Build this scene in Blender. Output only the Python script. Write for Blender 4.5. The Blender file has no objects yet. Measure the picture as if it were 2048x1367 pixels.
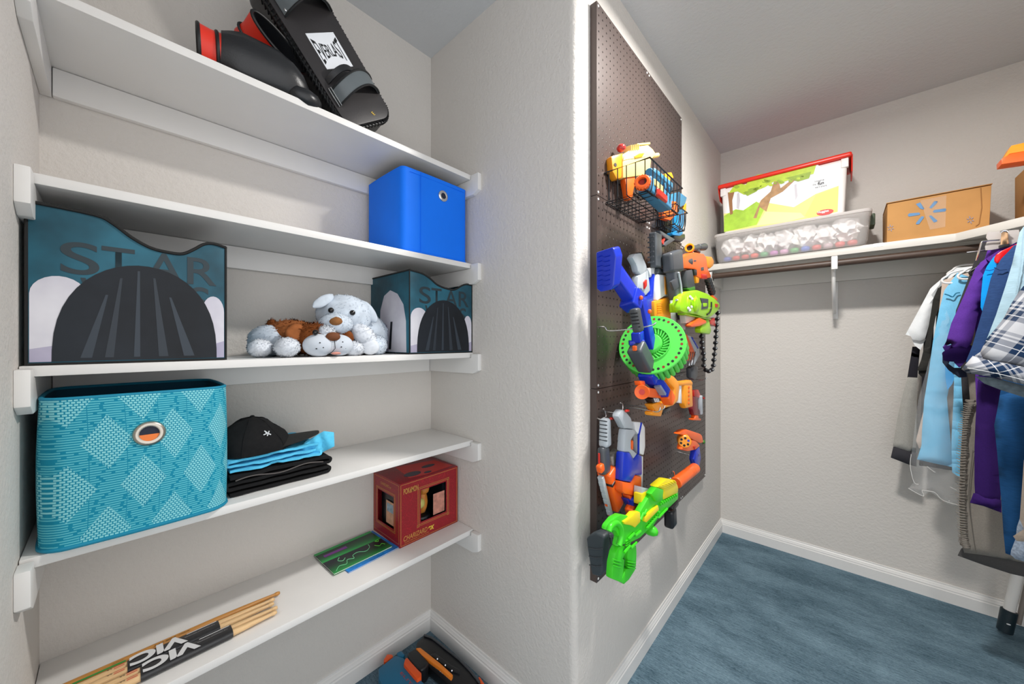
import bpy, bmesh, math, random
from math import sin, cos, pi, sqrt, radians, atan2
from mathutils import Vector, Matrix, noise
from mathutils.geometry import delaunay_2d_cdt
V = Vector; X0, Y0, Z0 = V((1, 0, 0)), V((0, 1, 0)), V((0, 0, 1))
random.seed(7)
SC = bpy.context.scene
COL = SC.collection

# ---------------------------------------------------------------- camera
FPX = 727.0
YAW = radians(42.28)
RV = V((cos(YAW), sin(YAW), 0)); FV = V((-sin(YAW), cos(YAW), 0)); CAM = V((0, 0, 1.24))
cd = bpy.data.cameras.new('camera'); cam = bpy.data.objects.new('camera', cd); COL.objects.link(cam)
cd.sensor_width = 36.0; cd.sensor_fit = 'HORIZONTAL'; cd.lens = FPX / 2048 * 36
cd.shift_y = -0.0007; cd.clip_start = 0.02
cam.location = CAM; cam.rotation_euler = (pi / 2, 0, YAW)
SC.camera = cam

# ---------------------------------------------------------------- world, lamps, exposure
W = bpy.data.worlds.new('world'); SC.world = W; W.use_nodes = True
W.node_tree.nodes['Background'].inputs[0].default_value = (0.97, 0.98, 1.0, 1)
W.node_tree.nodes['Background'].inputs[1].default_value = 1.55
ld = bpy.data.lights.new('ceiling_lamp', 'AREA'); ld.shape = 'DISK'; ld.size = 0.14; ld.energy = 31; ld.color = (1, 0.97, 0.93)
lo = bpy.data.objects.new('ceiling_lamp', ld); COL.objects.link(lo); lo.location = (-0.06, 1.28, 2.40)
SC.view_settings.view_transform = 'Standard'; SC.view_settings.look = 'None'
SC.view_settings.gamma = 1.0; SC.view_settings.use_curve_mapping = False
SC.view_settings.exposure = 0.18

# ---------------------------------------------------------------- helpers: pixel -> point on a plane of the room
def at(u, v, x=None, y=None, z=None):
    d = FV + RV * ((u - 1024) / FPX) + V((0, 0, (682.0 - v) / FPX))
    if x is not None: t = x / d.x
    elif y is not None: t = y / d.y
    else: t = (z - CAM.z) / d.z
    return CAM + d * t
def zm(x0, y0, s):
    return lambda pts: [(x0 + a / s, y0 + b / s) for a, b in pts]
def atl(pts, **k): return [at(a, b, **k) for a, b in pts]

# ---------------------------------------------------------------- materials
MATS = {}
def lin(c):
    if isinstance(c, str):
        c = [int(c[i:i + 2], 16) / 255 for i in (0, 2, 4)]
    return [(a / 12.92 if a <= 0.04045 else ((a + 0.055) / 1.055) ** 2.4) for a in c]
class NT:
    def __init__(s, name):
        s.m = bpy.data.materials.new(name); s.m.use_nodes = True; s.t = s.m.node_tree
        s.b = s.t.nodes['Principled BSDF']
    def n(s, typ, **k):
        o = s.t.nodes.new(typ)
        for a, b in k.items(): setattr(o, a, b)
        return o
    def put(s, sock, val):
        if isinstance(val, (int, float)): sock.default_value = val
        elif isinstance(val, (tuple, list)):
            sock.default_value = tuple(val) + ((1,) if len(val) == 3 and len(sock.default_value) == 4 else ())
        else: s.t.links.new(val, sock)
    def math(s, op, a, b=0.0, c=None):
        o = s.n('ShaderNodeMath', operation=op); s.put(o.inputs[0], a); s.put(o.inputs[1], b)
        if c is not None: s.put(o.inputs[2], c)
        return o.outputs[0]
    def mix(s, f, a, b):
        o = s.n('ShaderNodeMix', data_type='RGBA'); s.put(o.inputs[0], f); s.put(o.inputs[6], a); s.put(o.inputs[7], b)
        return o.outputs[2]
    def noise(s, vec, scale, detail=3, rough=0.5):
        o = s.n('ShaderNodeTexNoise'); o.inputs['Scale'].default_value = scale; o.inputs['Detail'].default_value = detail
        o.inputs['Roughness'].default_value = rough; s.put(o.inputs['Vector'], vec); return o.outputs[0]
    def pos(s, sx=1, sy=1, sz=1, rot=(0, 0, 0)):
        g = s.n('ShaderNodeTexCoord'); m = s.n('ShaderNodeMapping'); m.inputs['Scale'].default_value = (sx, sy, sz)
        m.inputs['Rotation'].default_value = rot
        s.t.links.new(g.outputs['Object'], m.inputs[0]); return m.outputs[0]
    def xyz(s, vec):
        o = s.n('ShaderNodeSeparateXYZ'); s.put(o.inputs[0], vec); return o.outputs
    def bump(s, h, strength, dist=0.002):
        o = s.n('ShaderNodeBump'); o.inputs['Strength'].default_value = strength; o.inputs['Distance'].default_value = dist
        s.put(o.inputs['Height'], h); s.t.links.new(o.outputs[0], s.b.inputs['Normal'])
    def ramp(s, f, a, b):
        o = s.n('ShaderNodeMapRange'); s.put(o.inputs[0], f); o.inputs[1].default_value = a; o.inputs[2].default_value = b
        return o.outputs[0]
    def setp(s, col=None, rough=None, metal=None, spec=None, **k):
        if col is not None: s.put(s.b.inputs['Base Color'], col)
        if rough is not None: s.put(s.b.inputs['Roughness'], rough)
        if metal is not None: s.put(s.b.inputs['Metallic'], metal)
        if spec is not None: s.put(s.b.inputs['Specular IOR Level'], spec)
        for a, b in k.items(): s.put(s.b.inputs[a], b)
def mat(name, col, rough=0.5, metal=0.0, spec=0.5, var=0.0, vs=30, bump=0.0, bs=200, bd=0.001, stretch=(1, 1, 1), **k):
    if name in MATS: return MATS[name]
    T = NT(name); c = lin(col)
    T.setp(c, rough, metal, spec, **k)
    if var:
        f = T.noise(T.pos(*stretch), vs, 4)
        T.put(T.b.inputs['Base Color'], T.mix(T.ramp(f, 0.3, 0.7), [a * (1 - var) for a in c], [min(1, a * (1 + var)) for a in c]))
    if bump:
        T.bump(T.noise(T.pos(*stretch), bs, 4), bump, bd)
    MATS[name] = T.m
    return T.m
def plastic(name, col, rough=0.32): return mat(name, col, rough, var=0.04, vs=12, bump=0.15, bs=60)
def cloth(name, col, var=0.10, **k):
    return mat(name, col, 0.9, spec=0.15, var=var, vs=260, bump=0.35, bs=900, bd=0.0006, **k)

# ---------------------------------------------------------------- mesh builder
def frame_of(d, up=V((0, 0, 1))):
    d = d.normalized()
    a = up.cross(d)
    if a.length < 1e-4: a = V((1, 0, 0)).cross(d)
    a.normalize(); return a, d.cross(a), d          # side, up', along
class MB:
    def __init__(s, M=None): s.bm = bmesh.new(); s.M = M
    def add(s, t):
        if s.M is not None: t.transform(s.M)
        me = bpy.data.meshes.new('tmp'); t.to_mesh(me); t.free(); s.bm.from_mesh(me); bpy.data.meshes.remove(me); return s
    def bev(s, t, w, seg=2, ang=30):
        if w <= 0: return
        t.normal_update()
        es = [e for e in t.edges if len(e.link_faces) == 2 and e.calc_face_angle(0) > radians(ang)]
        if es: bmesh.ops.bevel(t, geom=es, offset=w, segments=seg, profile=0.6, affect='EDGES', clamp_overlap=True)
    def hexa(s, p, bev=0, seg=2):
        t = bmesh.new(); v = [t.verts.new(q) for q in p]
        for f in ((0, 3, 2, 1), (4, 5, 6, 7), (0, 1, 5, 4), (1, 2, 6, 5), (2, 3, 7, 6), (3, 0, 4, 7)): t.faces.new([v[i] for i in f])
        bmesh.ops.recalc_face_normals(t, faces=t.faces); s.bev(t, bev, seg); return s.add(t)
    def box(s, a, b, bev=0, seg=2):
        x0, y0, z0 = a; x1, y1, z1 = b
        return s.hexa([(x0, y0, z0), (x1, y0, z0), (x1, y1, z0), (x0, y1, z0), (x0, y0, z1), (x1, y0, z1), (x1, y1, z1), (x0, y1, z1)], bev, seg)
    def bar(s, A, B, w, d, w2=None, d2=None, up=V((0, 0, 1)), bev=0.003, seg=2):
        A = V(A); B = V(B); a, b, c = frame_of(B - A, up); w2 = w if w2 is None else w2; d2 = d if d2 is None else d2
        q = [(-1, -1), (1, -1), (1, 1), (-1, 1)]
        return s.hexa([A + a * (i * w / 2) + b * (j * d / 2) for i, j in q] + [B + a * (i * w2 / 2) + b * (j * d2 / 2) for i, j in q], bev, seg)
    def ext(s, pts, n, bev=0.003, seg=2):
        t = bmesh.new(); n = V(n); A = [t.verts.new(V(p)) for p in pts]; B = [t.verts.new(V(p) + n) for p in pts]; k = len(pts)
        t.faces.new(A); t.faces.new(B[::-1])
        for i in range(k): t.faces.new([A[i], B[i], B[(i + 1) % k], A[(i + 1) % k]])
        bmesh.ops.recalc_face_normals(t, faces=t.faces); s.bev(t, bev, seg, 20); bmesh.ops.triangulate(t, faces=[f for f in t.faces if len(f.verts) > 4])
        return s.add(t)
    def tube(s, pts, r, closed=False, n=8, caps=True):
        t = bmesh.new(); pts = [V(p) for p in pts]; k = len(pts); rings = []; prev = None
        for i, p in enumerate(pts):
            if closed: d = pts[(i + 1) % k] - pts[i - 1]
            else: d = pts[min(i + 1, k - 1)] - pts[max(i - 1, 0)]
            d.normalize()
            if prev is None: a = frame_of(d, V((0.13, 0.21, 0.97)))[0]
            else:
                a = prev - d * prev.dot(d); a.normalize()
            prev = a; b = d.cross(a); rr = r[i] if isinstance(r, (list, tuple)) else r
            rings.append([t.verts.new(p + (a * cos(2 * pi * j / n) + b * sin(2 * pi * j / n)) * rr) for j in range(n)])
        for i in range(k if closed else k - 1):
            A, B = rings[i], rings[(i + 1) % k]
            for j in range(n): t.faces.new([A[j], A[(j + 1) % n], B[(j + 1) % n], B[j]])
        if not closed and caps: t.faces.new(rings[0][::-1]); t.faces.new(rings[-1])
        bmesh.ops.recalc_face_normals(t, faces=t.faces); return s.add(t)
    def lathe(s, prof, o, axis, n=24, close=True):
        t = bmesh.new(); o = V(o); a, b, c = frame_of(V(axis), V((0.11, 0.07, 0.99))); rings = []
        for r, h in prof: rings.append([t.verts.new(o + c * h + (a * cos(2 * pi * j / n) + b * sin(2 * pi * j / n)) * max(r, 1e-5)) for j in range(n)])
        for i in range(len(rings) - 1):
            for j in range(n): t.faces.new([rings[i][j], rings[i][(j + 1) % n], rings[i + 1][(j + 1) % n], rings[i + 1][j]])
        if close: t.faces.new(rings[0][::-1]); t.faces.new(rings[-1])
        bmesh.ops.remove_doubles(t, verts=t.verts, dist=1e-5)
        bmesh.ops.recalc_face_normals(t, faces=t.faces); return s.add(t)
    def cyl(s, A, B, r, r2=None, n=20, bev=0.0):
        A = V(A); B = V(B); L = (B - A).length; r2 = r if r2 is None else r2
        if bev: return s.lathe([(0, 0), (r - bev, 0), (r, bev), (r2, L - bev), (r2 - bev, L), (0, L)], A, B - A, n, False)
        return s.lathe([(0, 0), (r, 0), (r2, L), (0, L)], A, B - A, n, False)
    def ell(s, c, rad, ax=None, sub=3, nz=0.0, ns=8, sq=None):
        t = bmesh.new(); bmesh.ops.create_icosphere(t, subdivisions=sub, radius=1); c = V(c)
        X, Y, Z = ax or (V((1, 0, 0)), V((0, 1, 0)), V((0, 0, 1)))
        for v in t.verts:
            p = v.co.copy()
            if sq:
                p = V([math.copysign(abs(q) ** sq, q) for q in p])
            if nz: p *= 1 + nz * noise.noise(p * ns * 0.4 + c * 31)
            v.co = c + X * (p.x * rad[0]) + Y * (p.y * rad[1]) + Z * (p.z * rad[2])
        return s.add(t)
    def grid(s, fn, nu, nv, closeu=False):
        t = bmesh.new(); g = [[t.verts.new(fn(i / (nu if closeu else nu - 1), j / (nv - 1))) for j in range(nv)] for i in range(nu)]
        for i in range(nu if closeu else nu - 1):
            for j in range(nv - 1): t.faces.new([g[i][j], g[(i + 1) % nu][j], g[(i + 1) % nu][j + 1], g[i][j + 1]])
        bmesh.ops.recalc_face_normals(t, faces=t.faces); return s.add(t)
    def loft(s, rings, n=28, close=(True, True), sq=0.8):
        """rings: (centre, half-width vector, half-thickness vector)"""
        t = bmesh.new(); R = []
        for c, a, b in rings:
            R.append([t.verts.new(V(c) + V(a) * math.copysign(abs(cos(2 * pi * j / n)) ** sq, cos(2 * pi * j / n)) + V(b) * math.copysign(abs(sin(2 * pi * j / n)) ** sq, sin(2 * pi * j / n))) for j in range(n)])
        for i in range(len(R) - 1):
            for j in range(n): t.faces.new([R[i][j], R[i][(j + 1) % n], R[i + 1][(j + 1) % n], R[i + 1][j]])
        if close[0]: t.faces.new(R[0][::-1])
        if close[1]: t.faces.new(R[-1])
        bmesh.ops.recalc_face_normals(t, faces=t.faces); return s.add(t)
    def pillow(s, poly, O, A, B, T, step=0.02, edge=0.04, fold=None, back=True, sym=1.0):
        """inflated sheet: 2-D outline in the frame O, A, B, half-thickness T along A x B"""
        N = V(A).cross(V(B)).normalized(); A = V(A); B = V(B); O = V(O)
        pts = []
        k = len(poly)
        for i in range(k):
            p = V(poly[i]); q = V(poly[(i + 1) % k]); m = max(1, int((q - p).length / step))
            pts += [p.lerp(q, j / m) for j in range(m)]
        nb = len(pts); xs = [p.x for p in pts]; ys = [p.y for p in pts]; bp = pts[:]
        def ds(p):
            dm = 9
            for i in range(k):
                a = V(poly[i]); b = V(poly[(i + 1) % k]); ab = b - a; u = max(0, min(1, (p - a).dot(ab) / max(ab.length_squared, 1e-12))); dm = min(dm, (p - a - ab * u).length)
            return dm
        def ins(p):
            c = False; j = k - 1
            for i in range(k):
                a = poly[i]; b = poly[j]
                if (a[1] > p.y) != (b[1] > p.y) and p.x < (b[0] - a[0]) * (p.y - a[1]) / (b[1] - a[1]) + a[0]: c = not c
                j = i
            return c
        y = min(ys) + step / 2; row = 0
        while y < max(ys):
            x = min(xs) + step * (0.25 if row % 2 else 0.75)
            while x < max(xs):
                p = V((x, y))
                if ins(p) and ds(p) > step * 0.6: pts.append(p)
                x += step
            y += step * 0.87; row += 1
        vs, es, fs, ov, oe, of = delaunay_2d_cdt(pts, [], [list(range(nb))], 1, 1e-6)
        t = bmesh.new(); F = []; K = []
        for p in vs:
            d = ds(p); h = T * sqrt(max(0, 1 - (1 - min(1, d / edge)) ** 2))
            f = fold(p.x, p.y) * min(1, d / (edge * 0.6)) if fold else 0
            f0 = fold(p.x, p.y) * 0.6 if fold else 0
            base = O + A * p.x + B * p.y + N * f0
            F.append(t.verts.new(base + N * (h + f * 0.6)))
            K.append(F[-1] if d < 1e-5 or not back else t.verts.new(base - N * (h * sym) + N * f * 0.4))
        for f in fs:
            if len(set(f)) < 3: continue
            try: t.faces.new([F[i] for i in f])
            except ValueError: pass
            if back:
                try: t.faces.new([K[i] for i in f[::-1]])
                except ValueError: pass
        bmesh.ops.recalc_face_normals(t, faces=t.faces); return s.add(t)
    def fur(s, L, per=1, droop=0.3, w=0.0016):
        """short plush pile: thin blades standing on the surface"""
        s.bm.normal_update(); s.fn = getattr(s, 'fn', []); src = [(f.calc_center_median(), f.normal.copy(), [v.co.copy() for v in f.verts]) for f in s.bm.faces]
        for c, n, vv in src:
            for _ in range(per):
                a, b = random.random(), random.random()
                if a + b > 1: a, b = 1 - a, 1 - b
                p = vv[0] + (vv[1] - vv[0]) * a + (vv[2] - vv[0]) * b
                tg = V((random.gauss(0, 1), random.gauss(0, 1), random.gauss(0, 1) - droop * 2)); tg -= n * tg.dot(n); tg.normalize()
                d = (n * random.uniform(.45, .95) + tg * .8).normalized(); q = d.cross(n).normalized() * w
                l = L * random.uniform(.6, 1.2)
                s.bm.faces.new([s.bm.verts.new(p - q), s.bm.verts.new(p + q), s.bm.verts.new(p + d * l)]); s.fn.append(n)
        return s

LOC = {}
def reg(o, parent, loc):
    LOC[o.name] = V(loc)
def obj(name, mb, m, parent=None, loc=None, smooth=35, label=None):
    """link one mesh object; a child sits in its parent's space"""
    me = bpy.data.meshes.new(name); mb.bm.to_mesh(me); mb.bm.free()
    base = LOC[parent.name] if parent else V(loc if loc is not None else (0, 0, 0))
    if base.length: me.transform(Matrix.Translation(-base))
    for a in (m if isinstance(m, (list, tuple)) else [m]): me.materials.append(a)
    if smooth is not None:
        me.polygons.foreach_set('use_smooth', [True] * len(me.polygons)); me.set_sharp_from_angle(angle=radians(smooth))
    if getattr(mb, 'fn', None):
        k = len(mb.fn) * 3; cn = [tuple(c.vector) for c in me.corner_normals]; cn[len(cn) - k:] = [tuple(n) for n in mb.fn for _ in range(3)]; me.normals_split_custom_set(cn)
    o = bpy.data.objects.new(name, me); COL.objects.link(o)
    if parent: o.parent = parent
    else: o.location = base
    LOC[o.name] = base
    if label: o['label'] = label
    return o
def tag(o, label, cat, group=None):
    o['label'] = label; o['category'] = cat
    if group: o['group'] = group
    return o
def thing(name, loc, label, cat, group=None):
    o = bpy.data.objects.new(name, None); COL.objects.link(o); o.location = loc; o.empty_display_size = 0.03; LOC[o.name] = V(loc)
    return tag(o, label, cat, group)
def struct(name, mb, m, parent=None, **k):
    o = obj(name, mb, m, parent, **k); o['kind'] = 'structure'; return o
def text(body, O, X, Y, h, m, parent, name='lettering', depth=0.0006, width=None, bold=0.0, shear=0.0, squash=None):
    """flat letters standing on a surface: O is the lower left corner, X the reading direction, Y up, h capital height"""
    c = bpy.data.curves.new('tmp', 'FONT'); c.body = body; c.size = 1.0; c.extrude = 0.0; c.offset = bold; c.shear = shear
    o = bpy.data.objects.new('tmp', c); COL.objects.link(o); bpy.context.view_layer.update()
    me = bpy.data.meshes.new_from_object(o.evaluated_get(bpy.context.evaluated_depsgraph_get())); bpy.data.objects.remove(o); bpy.data.curves.remove(c)
    xs = [v.co.x for v in me.vertices]; ys = [v.co.y for v in me.vertices]
    x0, x1, y0, y1 = min(xs), max(xs), min(ys), max(ys)
    X = V(X).normalized(); Y = V(Y).normalized(); N = X.cross(Y).normalized(); O = V(O)
    sy = h / 0.70; sx = sy if width is None else width / (x1 - x0)
    if squash: y0 = y0
    mb = MB()
    for v in me.vertices:
        px = (v.co.x - x0) * sx; py = (v.co.y) * sy
        if squash: py = squash(px / ((x1 - x0) * sx), py / h) * h
        v.co = O + X * px + Y * py + N * depth
    mb.bm.from_mesh(me); bpy.data.meshes.remove(me)
    bmesh.ops.triangulate(mb.bm, faces=mb.bm.faces[:])
    return obj(name, mb, m, parent, smooth=None)
def ring_pts(c, a, b, n=24): return [V(c) + V(a) * cos(2 * pi * i / n) + V(b) * sin(2 * pi * i / n) for i in range(n)]
def smooth_path(p, n=6):
    p = [V(q) for q in p]; out = []
    for i in range(len(p) - 1):
        a = p[max(i - 1, 0)]; b = p[i]; c = p[i + 1]; d = p[min(i + 2, len(p) - 1)]
        for j in range(n):
            t = j / n; out.append(0.5 * ((2 * b) + (c - a) * t + (2 * a - 5 * b + 4 * c - d) * t * t + (3 * b - a - 3 * c + d) * t ** 3))
    return out + [p[-1]]
# ================================================================ the room
WX = -0.591; NX = -1.321; NY0, NY1 = -0.109, 0.93; EY = 2.68; RX = 0.98; HC = 2.466; FY = -1.5
def paint(name, col, bs=95, st=0.35):
    T = NT(name); T.setp(lin(col), 0.75, spec=0.25)
    n1 = T.noise(T.pos(), bs, 3, 0.55); T.bump(T.ramp(n1, 0.35, 0.7), st, 0.0025); return T.m
M_wall = paint('wall_paint', 'd3cec8'); M_ceil = paint('ceiling_paint', 'cfd1d3', 70, 0.25)
M_white = mat('white_gloss_paint', 'e4e2df', 0.35, var=0.02, vs=8, bump=0.1, bs=40)
M_black = mat('black_leather', '1b1c1f', 0.33, var=0.15, vs=14, bump=0.35, bs=260, bd=0.0008)
M_blackp = plastic('black_plastic', '1c1d20'); M_char = plastic('charcoal_plastic', '44484d', 0.4); M_grey = plastic('grey_plastic', 'a9aeb2', 0.4)
M_red = mat('red_leather', 'e0301c', 0.42, bump=0.3, bs=180, bd=0.0008); M_chrome = mat('chrome', 'd8d8d8', 0.18, 1.0)
M_pipe = mat('black_piping', '0f1012', 0.45)
T = NT('carpet')
p = T.pos(); big = T.noise(T.pos(2.2, 5.0, 1), 1.6, 4, 0.6); fine = T.noise(T.pos(110, 300, 100), 1.0, 3, 0.65)
stre = T.noise(T.pos(22, 170, 40), 1.0, 3, 0.6); cell = T.noise(T.pos(70, 70, 70), 1.0, 2)
f = T.math('ADD', T.math('MULTIPLY', T.ramp(big, .34, .66), .34), T.math('ADD', T.math('MULTIPLY', T.ramp(stre, .32, .68), .32), T.math('MULTIPLY', T.ramp(fine, .32, .68), .36)))
T.setp(T.mix(f, lin('1f3c4d'), lin('8eabbb')), 0.95, spec=0.1)
T.bump(T.math('ADD', fine, T.math('MULTIPLY', stre, .6)), 0.9, 0.008)
M_carpet = T.m
struct('floor', MB().box((NX - .12, FY, -0.06), (RX + .1, EY + .1, 0)), M_carpet)
struct('ceiling', MB().box((NX - .12, FY, HC), (RX + .1, EY + .1, HC + .06)), M_ceil)
t = MB(); t.box((NX - .12, NY0 - .1, 0.0), (NX, NY1 + .1, HC)); struct('wall_nook', t, M_wall)
def bull(x0, x1, y0, y1, corner):
    t = bmesh.new(); r = 0.022; pts = []
    for (x, y) in ((x0, y0), (x1, y0), (x1, y1), (x0, y1)):
        if (x, y) == corner:
            sx = -1 if x == x1 else 1; sy = 1 if y == y0 else -1; cx, cy = x + sx * r, y + sy * r
            arc = [(cx - sx * r * cos(a), cy - sy * r * sin(a)) for a in [pi / 2 * i / 8 for i in range(9)]]
            pts += arc[::-1] if y == y0 else arc
        else: pts.append((x, y))
    m = MB(); m.ext([(a, b, 0.0) for a, b in pts], (0, 0, HC), 0); return m
struct('wall_left', bull(NX, WX, NY1, EY + .1, (WX, NY1)), M_wall, smooth=40)
struct('wall_front', bull(NX, WX, FY, NY0, (WX, NY0)), M_wall, smooth=40)
struct('wall_back', MB().box((WX, EY, 0), (RX + .1, EY + .1, HC)), M_wall)
struct('wall_right', MB().box((RX, 1.05, 0), (RX + .1, EY, HC)), M_wall)
def skirting(name, A, B, n, mA=0, mB=0):
    A = V((A[0], A[1], 0)); B = V((B[0], B[1], 0)); n = V((n[0], n[1], 0)); d = (B - A).normalized()
    prof = [(0, 0), (.014, 0), (.014, .052), (.0115, .056), (.0115, .062), (.009, .066), (.0075, .073), (.005, .076), (.0045, .083), (0, .084)]
    m = MB(); t = bmesh.new(); r = [[t.verts.new(P + n * o + V((0, 0, z)) + d * (s * o)) for o, z in prof] for P, s in ((A, mA), (B, -mB))]
    for i in range(len(prof)): j = (i + 1) % len(prof); t.faces.new([r[0][i], r[0][j], r[1][j], r[1][i]])
    t.faces.new(r[0]); t.faces.new(r[1][::-1]); bmesh.ops.recalc_face_normals(t, faces=t.faces); m.add(t)
    return struct(name, m, M_white, smooth=20)
skirting('baseboard_left', (WX, NY1 + .004), (WX, EY), (1, 0), -1, 1)
skirting('baseboard_back', (WX, EY), (RX, EY), (0, -1), 1, 1)
skirting('baseboard_nook_end', (NX, NY1), (WX - .004, NY1), (0, -1), 1, -1)
skirting('baseboard_nook', (NX, NY0), (NX, NY1), (1, 0), 1, 1)
skirting('baseboard_right', (RX, 1.05), (RX, EY), (-1, 0), 0, 1)
skirting('baseboard_front', (NX, NY0), (WX, NY0), (0, 1), 1, -1)

# ---------------------------------------------------------------- nook shelves: board, two end cleats, back cleat
SZ = [1.871, 1.535, 1.197, 0.863, 0.524]          # top faces
names = ['topmost white shelf, carrying boxing gloves and strike pad', 'white shelf carrying the plain blue fabric bin', 'white shelf at eye level carrying two plush dogs',
         'white shelf carrying the teal woven basket and folded clothes', 'lowest white shelf, carrying drumsticks and red box']
for z, lb in zip(SZ, names):
    r = thing('wall_shelf', (NX, (NY0 + NY1) / 2, z), lb, 'shelf', 'white shelves in the nook')
    obj('board', MB().box((NX, NY0 + .001, z - .019), (-1.045, NY1 - .001, z), .002), M_white, r)
    for y0, y1 in ((NY0, NY0 + .018), (NY1 - .018, NY1)):
        m = MB(); P = [(-1.318, z - .0195), (-1.001, z - .012), (-1.001, z - .052), (-1.006, z - .064), (-1.018, z - .078), (-1.318, z - .083)] if y0 < 0 else [(-1.318, z - .0195), (-1.04, z - .0195), (-1.04, z - .004), (-1.0, z - .004), (-1.0, z - .066), (-1.03, z - .079), (-1.318, z - .083)]
        if y0 < 0: P = [(-1.318, z - .0195), (-1.04, z - .0195), (-1.04, z - .004), (-1.0, z - .004), (-1.0, z - .066), (-1.03, z - .082), (-1.318, z - .083)]
        m.ext([(a, y0, b) for a, b in P], (0, y1 - y0, 0), .0025); obj('end_cleat', m, M_white, r)
    obj('back_cleat', MB().box((NX, NY0 + .019, z - .083), (NX + .018, NY1 - .019, z - .0195), .0025), M_white, r)
# ================================================================ things on the nook shelves

# ---- boxing gloves
def glove(origin, fwd, up, lab, s=1.0, fat=1.0, cuff=.125, cw=1.0, ch=1.0, cdir=None, thumb=1):
    """fwd: wrist -> knuckles"""
    fwd = V(fwd).normalized(); side = V(up).cross(fwd).normalized(); up = fwd.cross(side); O = V(origin)
    r = thing('boxing_glove', O, lab, 'glove', 'pair of boxing gloves')
    P = lambda a, b, c: O + (fwd * a + side * b + up * c) * s
    H = .062
    m = MB(); m.loft([(P(-.02, 0, H), side * .052 * s, up * .054 * s), (P(0, 0, H), side * .058 * s, up * .058 * s * fat), (P(.02, 0, H), side * .062 * s, up * .064 * s * fat), (P(.05, 0, H), side * .066 * s, up * .066 * s * fat), (P(.10, .0, H), side * .068 * s, up * .064 * s * fat),
            (P(.135, 0, H - .006), side * .066 * s, up * .056 * s * fat), (P(.16, 0, H - .014), side * .058 * s, up * .046 * s * fat), (P(.178, 0, H - .024), side * .044 * s, up * .030 * s), (P(.185, 0, H - .028), side * .02 * s, up * .012 * s)], 40, sq=.88)
    for v in m.bm.verts:
        a = (v.co - O).dot(fwd) / s; c_ = (v.co - O).dot(side); h_ = (v.co - O).dot(up)
        v.co += up * (.004 * sin(c_ * 300 + h_ * 90) * max(0, 1 - abs(a - .012) / .028))
    obj('fist', m, M_black, r, smooth=60)
    m = MB(); m.loft([(P(.115, thumb * .040, .032), side * .012 * s, up * .014 * s), (P(.14, thumb * .052, .030), side * .020 * s, up * .020 * s), (P(.17, thumb * .054, .028), side * .024 * s, up * .024 * s), (P(.195, thumb * .046, .026), side * .021 * s, up * .021 * s), (P(.208, thumb * .040, .026), side * .009 * s, up * .010 * s)], 24, sq=.95)
    obj('thumb', m, M_black, r, smooth=60)
    cd_ = V(cdir).normalized() if cdir else -fwd
    A = O + up * H * s; cs = side - cd_ * side.dot(cd_); cs.normalize(); cu = cs.cross(cd_)
    if cu.dot(up) < 0: cu = -cu
    L = cuff * s; Q = lambda a: A + cd_ * a
    w_, h_ = .047 * s * cw, .047 * s * ch
    m = MB(); m.loft([(Q(-.012 * s), side * .050 * s, up * .052 * s), (Q(L * .2), cs * w_, cu * h_), (Q(L * .6), cs * w_ * 1.02, cu * h_), (Q(L), cs * w_ * 1.14, cu * h_ * 1.08), (Q(L * 1.005), cs * w_ * 1.04, cu * h_ * .94)], 32, (True, False), sq=.95)
    obj('cuff', m, M_red, r, smooth=50)
    for a, k in ((L * 1.01, 1.10), (L * .42, 1.035)):
        m = MB(); m.tube(ring_pts(Q(a), cs * w_ * k, cu * h_ * (k - .03), 32), .0042 * s, True, 8); obj('piping', m, M_pipe, r)
    m = MB(); m.loft([(Q(L * 1.004), cs * w_ * 1.045, cu * h_ * .945), (Q(L * .9), cs * w_ * .98, cu * h_ * .88), (Q(L * .35), cs * w_ * .88, cu * h_ * .80)], 32, (False, True), sq=.95); obj('lining', m, M_black, r)
    return r
glove((-1.125, .194, 1.8725), (.10, 1, -.02), (.22, 0, 1), 'front boxing glove on the top shelf, black fist pointing right with red cuff', .95, 1.06, .060, 1.10, 1.05, (-.1, -.75, -.04), thumb=-1)
gl2 = glove((-1.20, .245, 1.972), (-.80, -.30, .02), (.1, .45, .9), 'upper boxing glove lying on the front one, cuff opening towards the room', .92, .95, .110, 1.55, .62, (.86, .30, .10), thumb=-1)

# ---- long strike pad leaning above the shelf
bo = V((-1.075, .540, 1.914)); U = V((-.16, -.70, 1.0)).normalized(); Nn = V((1, -.06, .14)); Nn = (Nn - U * Nn.dot(U)).normalized(); Wd = U.cross(Nn).normalized()
Mx = Matrix(((Wd.x, U.x, Nn.x, bo.x), (Wd.y, U.y, Nn.y, bo.y), (Wd.z, U.z, Nn.z, bo.z), (0, 0, 0, 1)))
Mpadface = mat('pad_vinyl', '2b2829', 0.45, var=0.2, vs=9, bump=0.2, bs=220, bd=0.0008)
Mgrey_sl = mat('grey_leather', '5d6467', 0.32, var=0.1, vs=8, bump=0.25, bs=120)
pad = thing('strike_pad', bo, 'long black strike pad with white name patch leaning above the gloves on the top shelf', 'pad')
def rrect(w, h0, h1, r, n=6):
    out = []
    for cx, cy, a0 in ((w - r, h1 - r, 0), (-w + r, h1 - r, pi / 2), (-w + r, h0 + r, pi), (w - r, h0 + r, 1.5 * pi)):
        out += [(cx + r * cos(a0 + pi / 2 * i / n), cy + r * sin(a0 + pi / 2 * i / n)) for i in range(n + 1)]
    return out
PW = .092
m = MB(Mx); m.ext([(a, b, -.085) for a, b in rrect(PW, .0, .41, .042)], (0, 0, .080), .014, 4); obj('body', m, M_black, pad, smooth=50)
m = MB(Mx); m.ext([(a, b, -.006) for a, b in rrect(PW - .003, .003, .407, .04)], (0, 0, .008), .003, 2); obj('face_panel', m, Mpadface, pad)
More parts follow.
